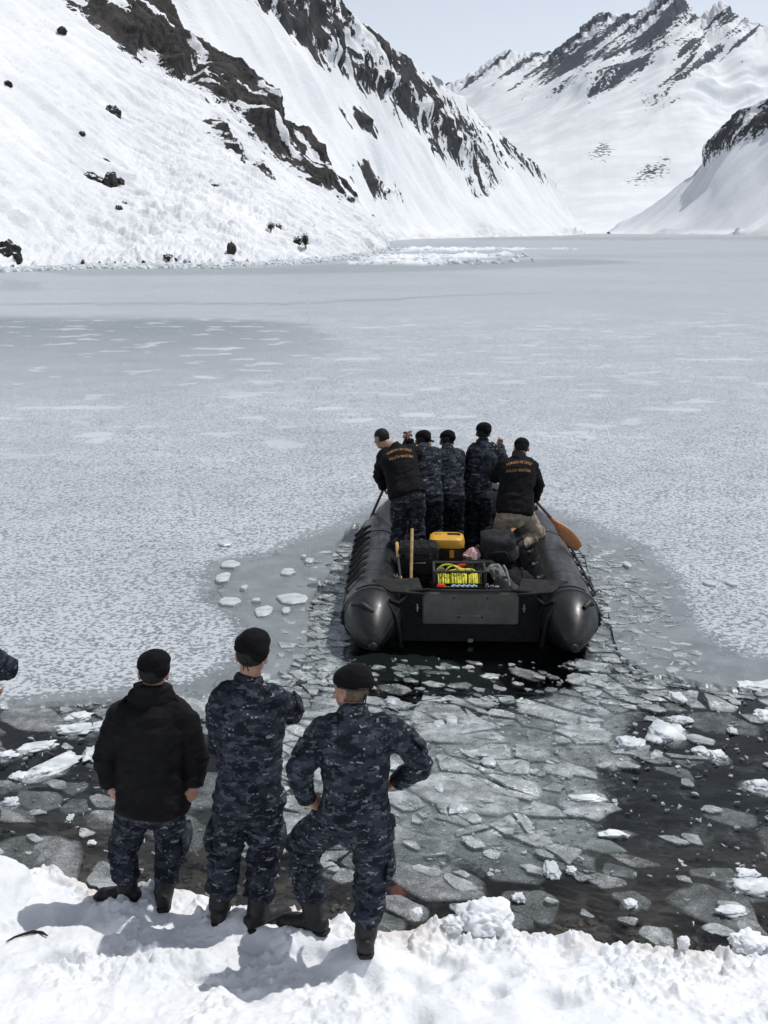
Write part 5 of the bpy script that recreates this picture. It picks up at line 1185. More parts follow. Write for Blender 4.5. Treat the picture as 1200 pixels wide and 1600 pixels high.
for S in (-1, 1):
    C, Rr = side_path(S)
    V, Fc = loft(C, Rr, Rr, [(1, 0, 0)] * 15 + [(1, 0, 0.001) if t < 0.6 else (0.6, -0.8 * 1, 0) for t in np.linspace(0.12, 1, 12)], 36, 0.8) if False else (None, None)
    mb = MB(); mb.tube(C, Rr, 40); tb = mb.build('side_tube', M['tube_rubber'], boat, ang=60)
    # round end of the cone
    V, Fc = ellipsoid((S * 0.955, -0.515, 0.163), (0.046, 0.035, 0.046), seg=14, rings=8); add('cone_cap', V, Fc, M['black_rubber'], tb)
    # seam tape rings and the wide rubbing strake along the outside
    for yy in (-0.02, 0.62, 1.45, 2.25):
        mb = MB(); mb.tube([(S * BX + (BR + 0.001) * math.cos(q), yy, 0.29 + (BR + 0.001) * math.sin(q)) for q in np.linspace(0, 2 * math.pi, 41)[:-1]], 0.006, 6, True); mb.build('seam_tape', M['black_rubber'], tb)
    mb = MB()
    for dz in (-0.05, 0.0, 0.05): mb.tube([(S * (BX + math.sqrt((BR + 0.006) ** 2 - dz ** 2)), y, 0.27 + dz) for y in np.linspace(0.0, 2.4, 14)], 0.024, 6)
    mb.build('rubbing_strake', M['rubber_patch'], tb)
    for ang in (0.35, 1.35, 2.6, 3.9, 5.2):     # panel seams running down the cone
        mb = MB(); mb.tube([c_ + A3((math.cos(ang), 0, math.sin(ang))) * (r_ + 0.001) for c_, r_ in zip(C[:5], Rr[:5])], 0.005, 5); mb.build('seam_tape', M['black_rubber'], tb)
    p_ = A3((S * (BX - 0.16), 0.30, 0.29 + math.sqrt(BR ** 2 - 0.16 ** 2))); mb = MB(); mb.tube([p_ - A3((0, 0, 0.02)), p_ + A3((-S * 0.012, 0, 0.016))], 0.042, 16); mb.build('valve', M['black_plastic'], tb)
    # wear patch on top of the tube
    def on_tube(y, ang, lift=0.0):
        r = BR + lift; return A3((S * BX + r * math.sin(ang) * S, y, 0.29 + r * math.cos(ang)))
    ys, an = np.linspace(0.1, 2.2, 20), np.linspace(-0.62, 0.62, 12); V = [on_tube(y, a, 0.004) for y in ys for a in an]
    add('wear_patch', V, grid_faces(20, 12), M['tube_rubber'], tb)
    # inner bolts (stainless rings)
    for yy, aa in ((0.25, -0.75), (0.7, -0.85), (1.2, -0.85), (1.7, -0.85)):
        p = on_tube(yy, aa, 0.0); mb = MB(); nrm = unit(p - A3((S * BX, yy, 0.29))); u = A3((0, 1, 0)); v = np.cross(nrm, u)
        mb.tube([p + nrm * 0.012 + (u * math.cos(q) + v * math.sin(q) * 0.4 + nrm * 0.6 * max(0, math.sin(q))) * 0.028 for q in np.linspace(0, 2 * math.pi, 13)[:-1]], 0.005, 6, True); mb.build('ring', M['steel'], tb)
        V, Fc = ellipsoid(p, (0.05, 0.05, 0.012), None, 14, 6); add('ring_patch', (V - p) @ np.column_stack([u, v, nrm]).T + p, Fc, M['rubber_patch'], tb)
    # grab handles on the cones
    h0, h1 = A3((S * (BX + 0.10), -0.24, 0.47)), A3((S * (BX + 0.23), -0.02, 0.42)) if S > 0 else A3((S * (BX + 0.16), 0.0, 0.50))
    if S < 0: h0, h1 = A3((-BX + 0.02, -0.30, 0.43)), A3((-BX - 0.19, -0.12, 0.44))
    m_ = (h0 + h1) / 2 + A3((0.0, -0.02, 0.055)); mb = MB(); mb.tube([h0, lerp(h0, m_, 0.6), m_, lerp(h1, m_, 0.6), h1], [0.022, 0.026, 0.026, 0.026, 0.022], 10); mb.build('grab_handle', M['black_rubber'], tb)
    # life line: rope in loops along the outside, with a lacing point every half metre
    loops = MB(); spots = np.linspace(0.35, 2.5, 9) if S < 0 else np.linspace(0.3, 2.5, 7)
    for i, yy in enumerate(spots):
        p = on_tube(yy, 1.05); V, Fc = ellipsoid(p, (0.035, 0.05, 0.035), None, 12, 8); add('lacing_point', V, Fc, M['black_rubber'], tb)
        if i + 1 < len(spots):
            y2 = spots[i + 1]; q = [on_tube(yy, 1.05, 0.035)]
            for t in np.linspace(0.1, 0.9, 9):
                ang = 1.05 - (0.75 if S < 0 else -0.25) * math.sin(math.pi * t) ; q.append(on_tube(yy + (y2 - yy) * (t + 0.12 * math.sin(2 * math.pi * t)), ang, 0.02 + 0.02 * math.sin(math.pi * t)))
            q.append(on_tube(y2, 1.05, 0.035)); loops.tube(q, 0.015, 6)
    loops.build('life_line', M['black_cord'], tb)
    # the line from the cone handle forward to the transom knee
    mb = MB(); mb.tube([(S * 0.80, -0.12, 0.50), (S * 0.72, -0.04, 0.44), (S * 0.66, 0.02, 0.47), (S * 0.60, 0.06, 0.535), (S * 0.40, 0.05, 0.555)], 0.016, 7); mb.build('rope', M['black_cord'], boat)
    mb = MB(); mb.tube([(S * 0.82, -0.14, 0.47), (S * 0.74, -0.2, 0.36), (S * 0.71, -0.2, 0.22), (S * 0.70, -0.16, 0.08), (S * 0.69, -0.10, 0.0)], 0.02, 7); mb.build('rope', M['black_cord'], boat)
    # flap between tube and transom
    V = A3([(S * 0.80, 0.02, 0.545), (S * 0.46, 0.02, 0.52), (S * 0.52, 0.30, 0.60), (S * 0.98, 0.22, 0.60)]); V = np.concatenate([V, V - A3((0, 0, 0.02))])
    add('transom_flap', V, [(0, 1, 2, 3), (7, 6, 5, 4), (0, 4, 5, 1), (1, 5, 6, 2), (2, 6, 7, 3), (3, 7, 4, 0)], M['black_cord'], boat, smooth=False)
# transom with the lighter motor plate on it
mb = MB(); mb.box((0, 0.10, 0.27), (1.40, 0.05, 0.54), 0.01); mb.build('transom', M['black_cord'], boat)
mb = MB(); mb.box((0, 0.06, 0.36), (0.955, 0.03, 0.33), 0.012); pl = mb.build('motor_plate', M['transom_plate'], boat)
for x, z, w_, h_ in ((-0.135, 0.44, 0.095, 0.095), (0.135, 0.44, 0.095, 0.095)):
    fr = MB(); a, b = w_ / 2, h_ / 2
    fr.tube([(x - a, 0.043, z - b), (x + a, 0.043, z - b), (x + a, 0.043, z + b), (x - a, 0.043, z + b)], 0.0035, 5, True); fr.build('mounting_mark', M['plate_mark'], pl)
    q = MB(); q.tube([(x + (0.03 if x > 0 else -0.03), 0.046, z + 0.03), (x + (0.03 if x > 0 else -0.03), 0.036, z + 0.03)], 0.009, 10); q.build('bolt_hole', M['black_rubber'], pl)
fr = MB(); fr.tube([(-0.145, 0.043, 0.205), (-0.145, 0.043, 0.285), (0.145, 0.043, 0.285), (0.145, 0.043, 0.205)], 0.0035, 5, False); fr.build('mounting_mark', M['plate_mark'], pl)
for x in (-0.115, 0.115): q = MB(); q.tube([(x, 0.046, 0.27), (x, 0.036, 0.27)], 0.009, 10); q.build('bolt_hole', M['black_rubber'], pl)
for S in (-1, 1):
    q = MB(); q.tube([(S * 0.53, 0.07, 0.36), (S * 0.53, 0.055, 0.36)], 0.016, 10); q.tube([(S * 0.53, 0.06, 0.40), (S * 0.53, 0.045, 0.38), (S * 0.53, 0.045, 0.33), (S * 0.53, 0.06, 0.31)], 0.008, 6); q.build('eye_bolt', M['steel'], boat)
mb = MB(); mb.box((0, 0.0, 0.045), (0.055, 0.05, 0.035), 0.008); mb.build('drain_valve', M['steel'], boat)
mb = MB(); mb.box((0, 0.045, 0.545), (0.60, 0.05, 0.022), 0.006); mb.build('top_rail', M['black_plastic'], boat)
# floor, keel and bow
V = []
for y in np.linspace(0.1, 3.4, 24):
    wv_ = 0.80 if y < 2.3 else 0.80 * math.sqrt(max(0.0, 1 - ((y - 2.3) / 1.25) ** 2)) + 0.03
    for x in np.linspace(-1, 1, 9): V.append((x * wv_, y, 0.13 + 0.10 * max(0, y - 2.3)))
add('floor', V, grid_faces(24, 9), M['black_rubber'], boat)
V = []
for y in np.linspace(0.06, 3.3, 16):
    for x in np.linspace(-1, 1, 9): V.append((x * 0.85 * (1 if y < 2.3 else math.sqrt(max(0.02, 1 - ((y - 2.3) / 1.2) ** 2))), y, -0.02 - 0.07 * (1 - abs(x))))
add('hull', V, grid_faces(16, 9), M['black_rubber'], boat)
mb = MB(); mb.tube([(-0.5, 3.45, 0.80), (-0.25, 3.62, 0.88), (0, 3.68, 0.90), (0.25, 3.62, 0.88), (0.5, 3.45, 0.80)], 0.018, 8); mb.build('bow_line', M['black_cord'], boat)
mb = MB(); mb.loft([(0, 3.50, 0.78), (0, 3.62, 0.86), (0, 3.74, 0.84)], [0.30, 0.33, 0.26], [0.10, 0.12, 0.10], (1, 0, 0), 20); mb.build('bow_dodger', M['black_rubber'], boat)

# ================================================================== GEAR IN THE BOAT
def root_at(name, p, label, cat, rz=0.0, group=None):
    o = empty(name, p, BOAT_RZ + rz); tag(o, label, cat, group); return o
FL = 0.135
def case(x, y, z, sx, sy, sz, label, rz=0.0, lid='black_plastic', body='black_plastic'):
    r = root_at('equipment_case', B2W(x, y, z), label, 'case', rz); lh = sz * 0.28
    m = MB(); m.box((0, 0, (sz - lh) / 2), (sx, sy, sz - lh - 0.004), 0.018); m.build('case_body', M[body], r)
    m = MB(); m.box((0, 0, sz - lh / 2 + 0.002), (sx * 1.03, sy * 1.03, lh - 0.004), 0.02)
    for k in (-0.3, -0.1, 0.1, 0.3): m.box((sx * k, 0, sz + 0.004), (sx * 0.12, sy * 0.8, 0.012), 0.004)
    ld = m.build('lid', M[lid], r)
    for k in (-0.3, 0.3):
        m = MB(); m.box((sx * k, -sy / 2 - 0.012, sz - lh), (0.045, 0.02, 0.06), 0.005); m.build('latch', M['dark_steel'], r)
    m = MB(); m.tube([(-0.07, -sy / 2 - 0.005, sz * 0.52), (-0.065, -sy / 2 - 0.04, sz * 0.48), (0.065, -sy / 2 - 0.04, sz * 0.48), (0.07, -sy / 2 - 0.005, sz * 0.52)], 0.011, 7); m.build('carry_handle', M['black_plastic'], r)
    return r
def gx(px, py, z):     # boat coordinates of a picture place at height z
    return W2B(onz(px, py, z))
case(-0.50, 1.10, FL, 0.44, 0.36, 0.28, 'lower black equipment case, carrying another black case behind the left pole')
case(-0.515, 1.12, FL + 0.295, 0.42, 0.36, 0.30, 'upper black equipment case with ribbed lid behind the bamboo pole', 0.03)
case(-0.18, 1.42, FL, 0.40, 0.32, 0.26, 'black case underneath the yellow topped case')
def yellow_case():
    r = root_at('yellow_case', B2W(-0.20, 1.45, FL + 0.275), 'yellow and black equipment case in the middle of the boat', 'case', -0.05)
    m = MB(); m.box((0, 0, 0.12), (0.36, 0.30, 0.24), 0.025); m.build('case_body', M['black_plastic'], r)
    m = MB(); m.loft([(0, 0, 0.225), (0, 0, 0.26), (0, 0, 0.315), (0, 0, 0.335)], [0.195, 0.20, 0.185, 0.16], [0.165, 0.17, 0.155, 0.13], (1, 0, 0), 32, 0.05, 5.0); ld = m.build('lid', M['yellow_plastic'], r)
    m = MB(); m.box((0.075, 0.02, 0.338), (0.15, 0.085, 0.014), 0.006); m.build('carry_handle', M['black_plastic'], ld)
    m = MB(); m.box((-0.10, 0.02, 0.338), (0.075, 0.06, 0.008), 0.003); m.build('sticker', M['grey_cloth'], ld)
    for x in (-0.12, 0.06): m = MB(); m.box((x, -0.155, 0.16), (0.05, 0.02, 0.09), 0.006); m.build('latch', M['yellow_plastic'], r)
yellow_case()
def reel():
    r = root_at('cable_reel', B2W(-0.10, 0.47, FL), 'dark metal frame reel wound with bright yellow cable behind the transom plate', 'cable reel')
    w_, d_, h_ = 0.52, 0.34, 0.53; m = MB()
    for S in (-1, 1):
        x = S * w_ / 2
        m.tube([(x, -d_ / 2, 0), (x, -d_ / 2, h_), (x, d_ / 2, h_), (x, d_ / 2, 0)], 0.014, 6)
    for y in (-d_ / 2, d_ / 2): m.tube([(-w_ / 2, y, h_), (w_ / 2, y, h_)], 0.014, 6); m.tube([(-w_ / 2, y, 0.02), (w_ / 2, y, 0.02)], 0.014, 6)
    m.tube([(-w_ / 2, -d_ / 2, 0.36), (w_ / 2, -d_ / 2, 0.36)], 0.010, 6)
    m.build('frame', M['dark_steel'], r)
    m = MB(); m.tube([(-w_ / 2 - 0.02, 0, 0.28), (w_ / 2 + 0.02, 0, 0.28)], 0.02, 10)
    for S in (-1, 1): m.tube([(S * 0.225, 0, 0.28), (S * 0.215, 0, 0.28)], 0.215, 28)
    m.build('drum', M['dark_steel'], r)
    rg = np.random.default_rng(8)
    for i in range(23):
        x = -0.205 + i * 0.0186; rr = 0.165 + rg.uniform(-0.012, 0.022); m = MB(); tl = rg.normal(0, 0.008)
        m.tube([(x + tl * math.sin(q), rr * math.cos(q), 0.28 + rr * math.sin(q)) for q in np.linspace(0, 2 * math.pi, 29)[:-1]], 0.0105, 6, True); m.build('cable_turn', M['yellow_rope'], r)
    for k, (x0, hgt, wd) in enumerate([(-0.10, 0.10, 0.13), (-0.05, 0.08, 0.10), (0.08, 0.05, 0.10), (-0.02, 0.06, 0.16)]):
        m = MB(); m.tube([(x0 + wd * math.cos(q), -0.02 - 0.05 * math.cos(q * 1.3 + k), 0.455 + hgt * math.sin(q)) for q in np.linspace(0.0, math.pi, 14)], 0.009, 6); m.build('loose_loop', M['yellow_rope'], r)
    m = MB(); m.tube([(w_ / 2 + 0.02, 0, 0.28), (w_ / 2 + 0.05, 0, 0.28), (w_ / 2 + 0.05, -0.10, 0.22), (w_ / 2 + 0.10, -0.10, 0.22)], 0.011, 7); m.build('crank', M['steel'], r)
reel()
def tray():
    r = root_at('battery_tray', B2W(-0.11, 0.215, FL), 'shallow black tray against the transom holding a red and a blue item', 'tray')
    m = MB(); m.box((0, 0, 0.19), (0.50, 0.13, 0.38), 0.01); m.build('tray_body', M['black_plastic'], r)
    for y in (-0.06, 0.06): m = MB(); m.box((0, y, 0.40), (0.50, 0.012, 0.03), 0.003); m.build('rim', M['black_plastic'], r)
    o = MB(); o.box((0, 0, 0.02), (0.085, 0.085, 0.04), 0.012); o = o.build('red_box', M['red_plastic']); o.location = B2W(-0.29, 0.215, FL + 0.383); o.rotation_euler = (0, 0, BOAT_RZ); tag(o, 'small red box at the left of the tray on the transom', 'box')
    o = MB()
    for k in range(5): o.tube([(-0.13 + 0.05 * k, -0.01, 0.012), (-0.10 + 0.05 * k, 0.015, 0.02), (-0.07 + 0.05 * k, -0.005, 0.012)], 0.016, 7)
    o = o.build('blue_hose', M['blue_plastic']); o.location = B2W(-0.06, 0.215, FL + 0.385); o.rotation_euler = (0, 0, BOAT_RZ); tag(o, 'pale blue hose lying in the tray on the transom', 'hose')
tray()
def valve():
    r = root_at('steel_fitting', B2W(0.22, 0.22, FL), 'small steel valve fittings right of the tray behind the transom', 'fitting'); m = MB(); m.tube([(0, 0, 0), (0, 0, 0.36)], 0.022, 10); m.build('stand_pipe', M['dark_steel'], r)
    for k, x in enumerate((-0.05, 0.0, 0.05)): m = MB(); m.tube([(x, 0, 0.36 - 0.02 * k), (x, 0, 0.43 - 0.015 * k)], 0.016, 10); m.tube([(x - 0.02, 0, 0.40), (x + 0.02, 0, 0.40)], 0.010, 8); m.build('valve', M['steel'], r)
valve()
def soft(name, label, cat, x, y, z, size, mat, seed, parts=(), rz=0.0, rough=0.13, freq=1.5):
    bm = bmesh.new(); bmesh.ops.create_icosphere(bm, subdivisions=4, radius=1.0); V = np.array([v.co[:] for v in bm.verts]); Fc = [[v.index for v in f.verts] for f in bm.faces]; bm.free()
    V = np.sign(V) * np.abs(V) ** 0.72
    V = V * (0.9 + fbm(V * freq + seed * 3.3, 3) * rough + ridged(V * 2.2 + seed, 2) * rough * 0.45)[:, None] * A3(size)
    r = root_at(name, B2W(x, y, z), label, cat, rz); add('bag_body', V + A3((0, 0, size[2] * 0.9)), Fc, M[mat], r); return r
bg1 = soft('backpack', 'black backpack with top flap behind the kneeling person', 'backpack', 0.37, 1.50, FL + 0.26, (0.21, 0.19, 0.20), 'dark_grey_cloth', 1)
m = MB(); m.loft([(-0.02, -0.10, 0.30), (-0.01, -0.02, 0.375), (0, 0.10, 0.36)], [0.17, 0.19, 0.16], [0.02, 0.024, 0.02], (1, 0, 0), 14); m.build('flap', M['dark_grey_cloth'], bg1)
m = MB(); m.tube([(-0.10, -0.19, 0.12), (-0.05, -0.215, 0.2), (0.06, -0.215, 0.2), (0.12, -0.19, 0.10)], 0.010, 6); m.build('strap', M['black_cord'], bg1)
m = MB(); m.loft([(0.0, -0.17, 0.06), (0.0, -0.18, 0.18)], [0.12, 0.11], [0.05, 0.045], (1, 0, 0), 14); m.build('front_pocket', M['bag_cloth'], bg1)
bg2 = soft('duffel_bag', 'crumpled black bag between the cable reel and the backpack', 'bag', 0.18, 1.05, FL, (0.23, 0.20, 0.22), 'bag_cloth', 2, rough=0.25)
m = MB(); m.tube([(-0.12, -0.05, 0.38), (-0.05, -0.12, 0.45), (0.06, -0.10, 0.44), (0.12, 0.0, 0.38)], 0.012, 6); m.build('strap', M['black_cord'], bg2)
bg3 = soft('kit_bag', 'black kit bag underneath the backpack on the right', 'bag', 0.42, 1.35, FL - 0.02, (0.24, 0.28, 0.15), 'bag_cloth', 3)
m = MB(); m.tube([(-0.15, -0.27, 0.1), (0, -0.31, 0.17), (0.15, -0.27, 0.1)], 0.010, 6); m.build('strap', M['black_cord'], bg3)
bg4 = soft('dry_bag', 'black bag lying along the right tube of the boat', 'bag', 0.57, 0.86, FL, (0.17, 0.24, 0.20), 'bag_cloth', 4); m = MB(); m.tube([(0.02, -0.2, 0.28), (0.02, -0.05, 0.39), (0.02, 0.15, 0.36)], 0.014, 6); m.build('strap', M['black_cord'], bg4)
def cloth_thing(name, label, cat, x, y, z, w_, d_, h_, mat, seed):
    X, Y = np.meshgrid(np.linspace(-1, 1, 26), np.linspace(-1, 1, 26)); P = np.stack([X, Y, 0 * X], -1)
    R2 = X ** 2 * 0.9 + Y ** 2; Z = h_ * np.clip(1.05 - 0.85 * R2, -0.4, 2) + fbm(P * 1.8 + seed, 3) * h_ * 0.35 + ridged(P * 2.4 + seed, 2) * h_ * 0.14
    kk_ = 1 - 0.16 * (X ** 2 * Y ** 2); V = np.stack([X * w_ * kk_, Y * d_ * kk_, Z], -1).reshape(-1, 3); lo = V - A3((0, 0, 0.012)); n = 26
    F1 = grid_faces(n, n); Fc = [tuple(f[::-1]) for f in F1] + [tuple(f + n * n) for f in F1]
    b = list(range(n)) + [i * n + n - 1 for i in range(1, n)] + [n * n - 1 - i for i in range(1, n)] + [i * n for i in range(n - 2, 0, -1)]
    Fc += [(b[i], b[(i + 1) % len(b)], b[(i + 1) % len(b)] + n * n, b[i] + n * n) for i in range(len(b))]
    o = add(name, np.concatenate([V, lo]), Fc, M[mat]); o.location = B2W(x, y, z); o.rotation_euler = (0.25, 0, BOAT_RZ + 0.5 * seed); tag(o, label, cat); return o
cloth_thing('grey_hood', 'pale grey cloth hood draped over the bags near the right tube', 'cloth', 0.30, 0.80, FL + 0.36, 0.085, 0.13, 0.085, 'grey_cloth', 1)
cloth_thing('pink_towel', 'pinkish white crumpled towel beside the yellow case', 'towel', 0.085, 1.42, FL + 0.38, 0.10, 0.09, 0.075, 'pink_cloth', 2)
def tank():
    r = root_at('fuel_tank', B2W(0.36, 0.42, FL), 'round dark canister with a pale hose behind the transom at right', 'tank'); m = MB(); m.loft([(0, 0, 0.02), (0, 0, 0.10), (0, 0, 0.24), (0, 0, 0.34), (0, 0, 0.40)], [0.15, 0.17, 0.17, 0.15, 0.08], [0.13, 0.15, 0.15, 0.13, 0.07], (1, 0, 0), 24); m.build('tank_body', M['black_plastic'], r)
    m = MB(); m.tube([(0, 0, 0.39), (0, 0, 0.44)], 0.04, 14); m.build('cap', M['black_plastic'], r)
    m = MB(); m.tube([(0.05, -0.10, 0.32), (0.04, -0.04, 0.43), (0.02, 0.06, 0.50), (0.0, 0.14, 0.52)], 0.014, 8); m.build('hose', M['grey_cloth'], r)
tank()
o = MB(); o.box((0, 0, 0.19), (0.10, 0.10, 0.38), 0.015); o.box((0, 0, 0.39), (0.08, 0.08, 0.03), 0.01); o = o.build('grey_box', M['grey_plastic']); o.location = B2W(-0.28, 0.86, FL); tag(o, 'narrow grey box between the black cases and the yellow one', 'box')
o = MB(); o.box((0, 0, 0.17), (0.16, 0.12, 0.34), 0.015); o.box((0, 0, 0.355), (0.12, 0.05, 0.03), 0.008); o = o.build('red_can', M['red_plastic']); o.location = B2W(-0.03, 1.12, FL); o.rotation_euler = (0, 0, 0.2); tag(o, 'red jerry can just below the yellow case', 'can')
def pole(p0, p1, label, segs, r0, name='bamboo_pole'):
    p0, p1 = A3(p0), A3(p1); r = empty(name, Vector(p0)); tag(r, label, 'pole'); d = p1 - p0
    for a, b, mt, rr in segs: m = MB(); m.tube([d * a, d * b], rr, 10); m.build('rod', M[mt], r)
    if name == 'bamboo_pole':
        for t in np.linspace(0.12, 0.92, 6): m = MB(); m.tube([d * t - unit(d) * 0.006, d * t + unit(d) * 0.006], r0 * 1.18, 10); m.build('node_ring', M['yellow_pole'], r)
pole(B2W(-0.60, 0.42, FL), A3(atY(644, 826, 11.75)), 'upright bamboo pole leaning beside the black cases', [(0, 1, 'bamboo', 0.016)], 0.016)
pole(B2W(-0.66, 0.34, FL), A3(atY(620, 848, 11.95)), 'yellow and black pole leaning on the left tube', [(0, 0.55, 'yellow_pole', 0.019), (0.55, 0.80, 'black_plastic', 0.017), (0.80, 1, 'yellow_pole', 0.019)], 0.019, 'boat_pole')

# ================================================================== ROWERS AND PADDLES
def paddle(tip, grip, label, blade=0.55, bw=0.085, mat='paddle_wood', shaft='paddle_shaft', face=(0, -1, 0), gripmat=None):
    tip, grip = A3(tip), A3(grip); r = empty('paddle', Vector(tip)); tag(r, label, 'paddle'); d = grip - tip; L = np.linalg.norm(d); u = d / L; sd_ = unit(np.cross(u, face))
    m = MB(); m.tube([u * blade * 0.75, u * (L - 0.05)], [0.017, 0.016], 10); m.build('shaft', M[shaft], r)
    ts = np.linspace(0, 1, 9); m = MB(); m.loft([u * blade * t for t in ts], [bw * w_ for w_ in (0.62, 0.86, 0.98, 1.0, 0.95, 0.82, 0.60, 0.36, 0.22)], [0.006, 0.008, 0.009, 0.010, 0.011, 0.013, 0.015, 0.017, 0.018], sd_, 16, 0.3); m.build('blade', M[mat], r)
    m = MB(); m.tube([d - u * 0.05 - sd_ * 0.055, d - u * 0.03, d - u * 0.05 + sd_ * 0.055], [0.014, 0.018, 0.014], 8); m.build('grip', M[gripmat or shaft], r)
GR = 'rowers in the boat'
R1 = PX(dict(head=(596, 684, 13.02), nb=(607, 700, 12.90), sL=(600, 712, 12.88), sR=(648, 706, 12.96), eL=(592, 742, 12.95), eR=(650, 716, 13.18), wL=(600, 762, 13.05), wR=(639, 687, 13.25),
             pe=(636, 770, 12.66), hL=(626, 774, 12.66), hR=(650, 774, 12.68), kL=(622, 824, 12.78), kR=(652, 826, 12.78), aL=(622, 880, 12.62), aR=(654, 884, 12.60)))
R1['nb'] = atY(619, 702, 12.90)
person('bareheaded person in black lettered jacket rowing on the left side of boat', R1, top='black_jacket', legs='camo_small', kind='jacket', hem=-0.06, head=None, vox=0.012, seed=11, hf=(-0.62, 0.75, -0.35), print_=True, group=GR, hands={'L': dict(curl=1.3), 'R': dict(curl=1.3, d=(-0.2, 0.2, 1))}, collar=0.05)
R2 = PX(dict(head=(660, 689, 13.55), nb=(662, 702, 13.42), sL=(646, 712, 13.42), sR=(680, 710, 13.38), eL=(640, 716, 13.60), eR=(684, 742, 13.50), wL=(637, 690, 13.80), wR=(676, 764, 13.70),
             pe=(668, 772, 13.10), hL=(657, 777, 13.10), hR=(679, 777, 13.10), kL=(657, 826, 13.25), kR=(679, 826, 13.20), aL=(656, 874, 13.05), aR=(678, 876, 13.05)))
person('person in blue camouflage and beret second from left among rowers, bent forward', R2, top='camo_small', legs='camo_dark', vox=0.012, seed=12, hf=(0.1, 0.95, -0.3), group=GR, hands={'L': dict(curl=1.3), 'R': dict(curl=1.3)})
R3 = PX(dict(head=(698, 689, 13.80), nb=(700, 703, 13.68), sL=(684, 714, 13.66), sR=(718, 712, 13.66), eL=(684, 744, 13.80), eR=(722, 742, 13.76), wL=(694, 752, 14.02), wR=(712, 756, 14.00),
             pe=(702, 772, 13.38), hL=(692, 777, 13.38), hR=(713, 777, 13.38), kL=(691, 820, 13.50), kR=(713, 820, 13.50), aL=(690, 866, 13.32), aR=(713, 866, 13.32)))
person('person in blue camouflage and beret in the middle of the rowers', R3, top='camo_small', legs='camo_dark', vox=0.012, seed=13, hf=(0.0, 0.95, -0.35), group=GR, hands={'L': dict(curl=1.3), 'R': dict(curl=1.3)})
R4 = PX(dict(head=(755, 676, 13.85), nb=(754, 693, 13.78), sL=(739, 705, 13.76), sR=(772, 705, 13.78), eL=(736, 734, 13.84), eR=(787, 716, 13.92), wL=(748, 752, 14.02), wR=(782, 697, 14.05),
             pe=(746, 770, 13.66), hL=(737, 776, 13.66), hR=(757, 776, 13.66), kL=(735, 818, 13.74), kR=(757, 818, 13.74), aL=(734, 862, 13.60), aR=(757, 862, 13.60)))
person('upright person in blue camouflage and beret raising one fist among the rowers', R4, top='camo_small', legs='camo_dark', vox=0.012, seed=14, hf=(0.25, 0.95, -0.1), group=GR, hands={'L': dict(curl=1.3), 'R': dict(curl=1.4, d=(-0.05, 0.1, 1), n=(0, 1, 0))})
R5 = PX(dict(head=(815, 699, 12.92), nb=(810, 716, 12.80), sL=(786, 729, 12.78), sR=(830, 728, 12.78), eL=(770, 744, 12.95), eR=(842, 758, 12.80), wL=(786, 748, 13.20), wR=(836, 780, 12.98),
             pe=(804, 797, 12.62), hL=(791, 803, 12.62), hR=(819, 803, 12.64), kL=(780, 838, 12.86), kR=(842, 838, 12.90), aL=(786, 872, 12.46), aR=(806, 852, 12.50)))
person('person in black lettered jacket, cap and khaki trousers kneeling with a wooden paddle', R5, top='black_jacket', legs='khaki', kind='jacket', hem=-0.06, head='cap', vox=0.012, seed=15, hf=(0.1, 0.95, -0.3), print_=True, group=GR, toes=dict(L=(0.1, -0.9, -0.3), R=(-0.3, -0.9, -0.2)), hands={'L': dict(curl=1.3), 'R': dict(curl=1.3)}, collar=0.06)
paddle(atY(905, 857, 12.55), atY(790, 732, 13.25), 'wooden paddle with broad varnished blade held out on the right', blade=0.48, bw=0.075)
paddle(atY(561, 850, 14.2), A3(R1['wR']) + A3((0.0, 0.0, 0.10)), 'dark paddle dipped on the left by the bareheaded rower', blade=0.45, mat='paddle_shaft', bw=0.07)
paddle(B2W(-0.25, 2.75, FL + 0.05), A3(atY(671, 684, 13.95)), 'paddle with pale shaft standing between two rowers in camouflage', shaft='bamboo', gripmat='black_plastic')
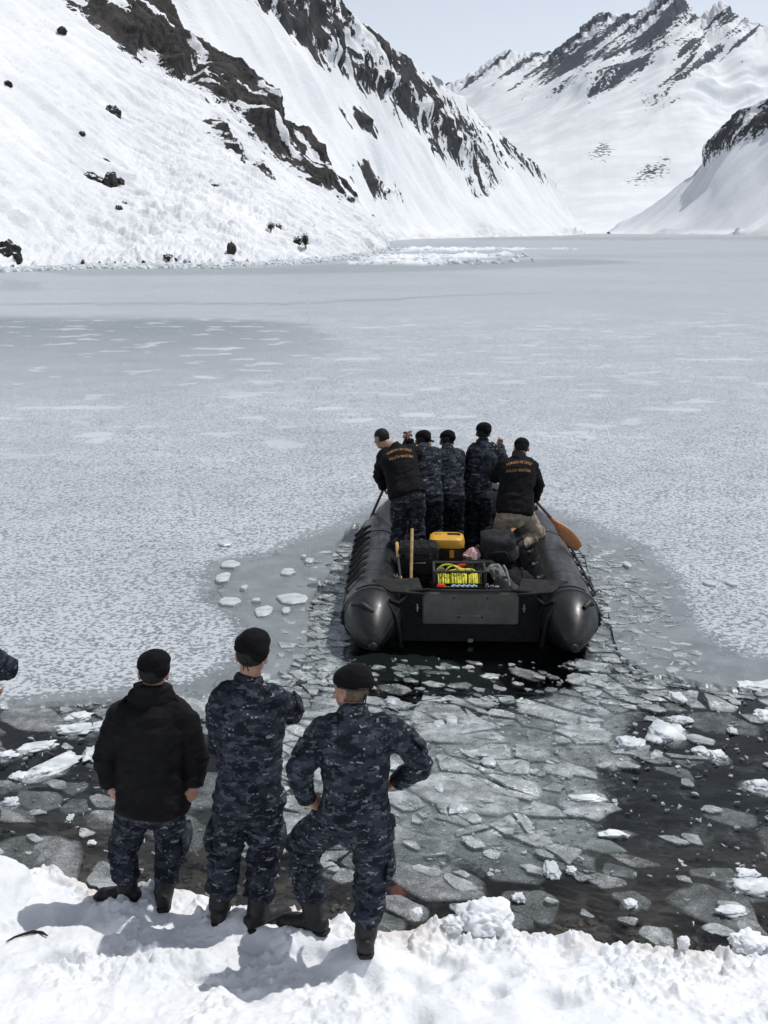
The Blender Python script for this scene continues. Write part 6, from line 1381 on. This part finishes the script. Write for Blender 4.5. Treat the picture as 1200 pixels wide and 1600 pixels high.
paddle(B2W(0.62, 2.35, 0.62), B2W(-0.05, 1.62, 0.42), 'reddish paddle lying inside the boat with its shaft toward the yellow case', face=(0, 0, 1))
o = root_at('hand_pump', B2W(0.98, 2.6, 0.55), 'small dark pump handle sticking up beyond the kneeling person', 'pump'); q = W2B(atY(828, 800, 13.35)) - A3((0.98, 2.6, 0.55)); m = MB(); m.tube([(0, 0, 0), q], 0.02, 8); m.build('rod', M['dark_steel'], o); m = MB(); m.tube([q - A3((0.06, 0, -0.01)), q + A3((0.09, 0, 0.06))], 0.032, 10); m.build('grip', M['dark_steel'], o)

# a length of black cord half buried in the snow at lower left
q = []
for x, y in ((10, 1471), (22, 1463), (38, 1457), (52, 1454), (66, 1456), (74, 1462)):
    p0 = onz(x, y, 0.3); z = float(bank_h(np.array([p0.x]), np.array([p0.y]))[0][0]); p0 = onz(x, y, z); z = float(bank_h(np.array([p0.x]), np.array([p0.y]))[0][0]); q.append((p0.x, p0.y, z + 0.012))
m = MB(); m.tube(q, [0.003, 0.006, 0.008, 0.009, 0.008, 0.004], 7); tag(m.build('black_cord', M['black_cord']), 'short dark cord half buried in the snow at lower left', 'cord')

# ================================================================== THE AIR
bm = bmesh.new(); bmesh.ops.create_cube(bm, size=1.0); hz = bpy.data.meshes.new('haze')
for v in bm.verts: v.co = Vector((v.co.x * 9000, v.co.y * 13000 + 3000, (v.co.z + 0.5) * 1250 - 9.5))
bm.to_mesh(hz); bm.free(); ho = bpy.data.objects.new('haze', hz); COL.objects.link(ho)
hm = bpy.data.materials.new('haze'); hm.use_nodes = True; hn = hm.node_tree; hn.nodes.clear()
hv = hn.nodes.new('ShaderNodeVolumePrincipled'); hv.inputs['Color'].default_value = (0.80, 0.87, 0.96, 1); hv.inputs['Density'].default_value = 0.00002; hv.inputs['Anisotropy'].default_value = 0.2
hx = hn.nodes.new('ShaderNodeOutputMaterial'); hn.links.new(hv.outputs[0], hx.inputs['Volume']); hz.materials.append(hm)
tag(ho, 'thin cold haze in the air over the lake', 'haze', kind='stuff')
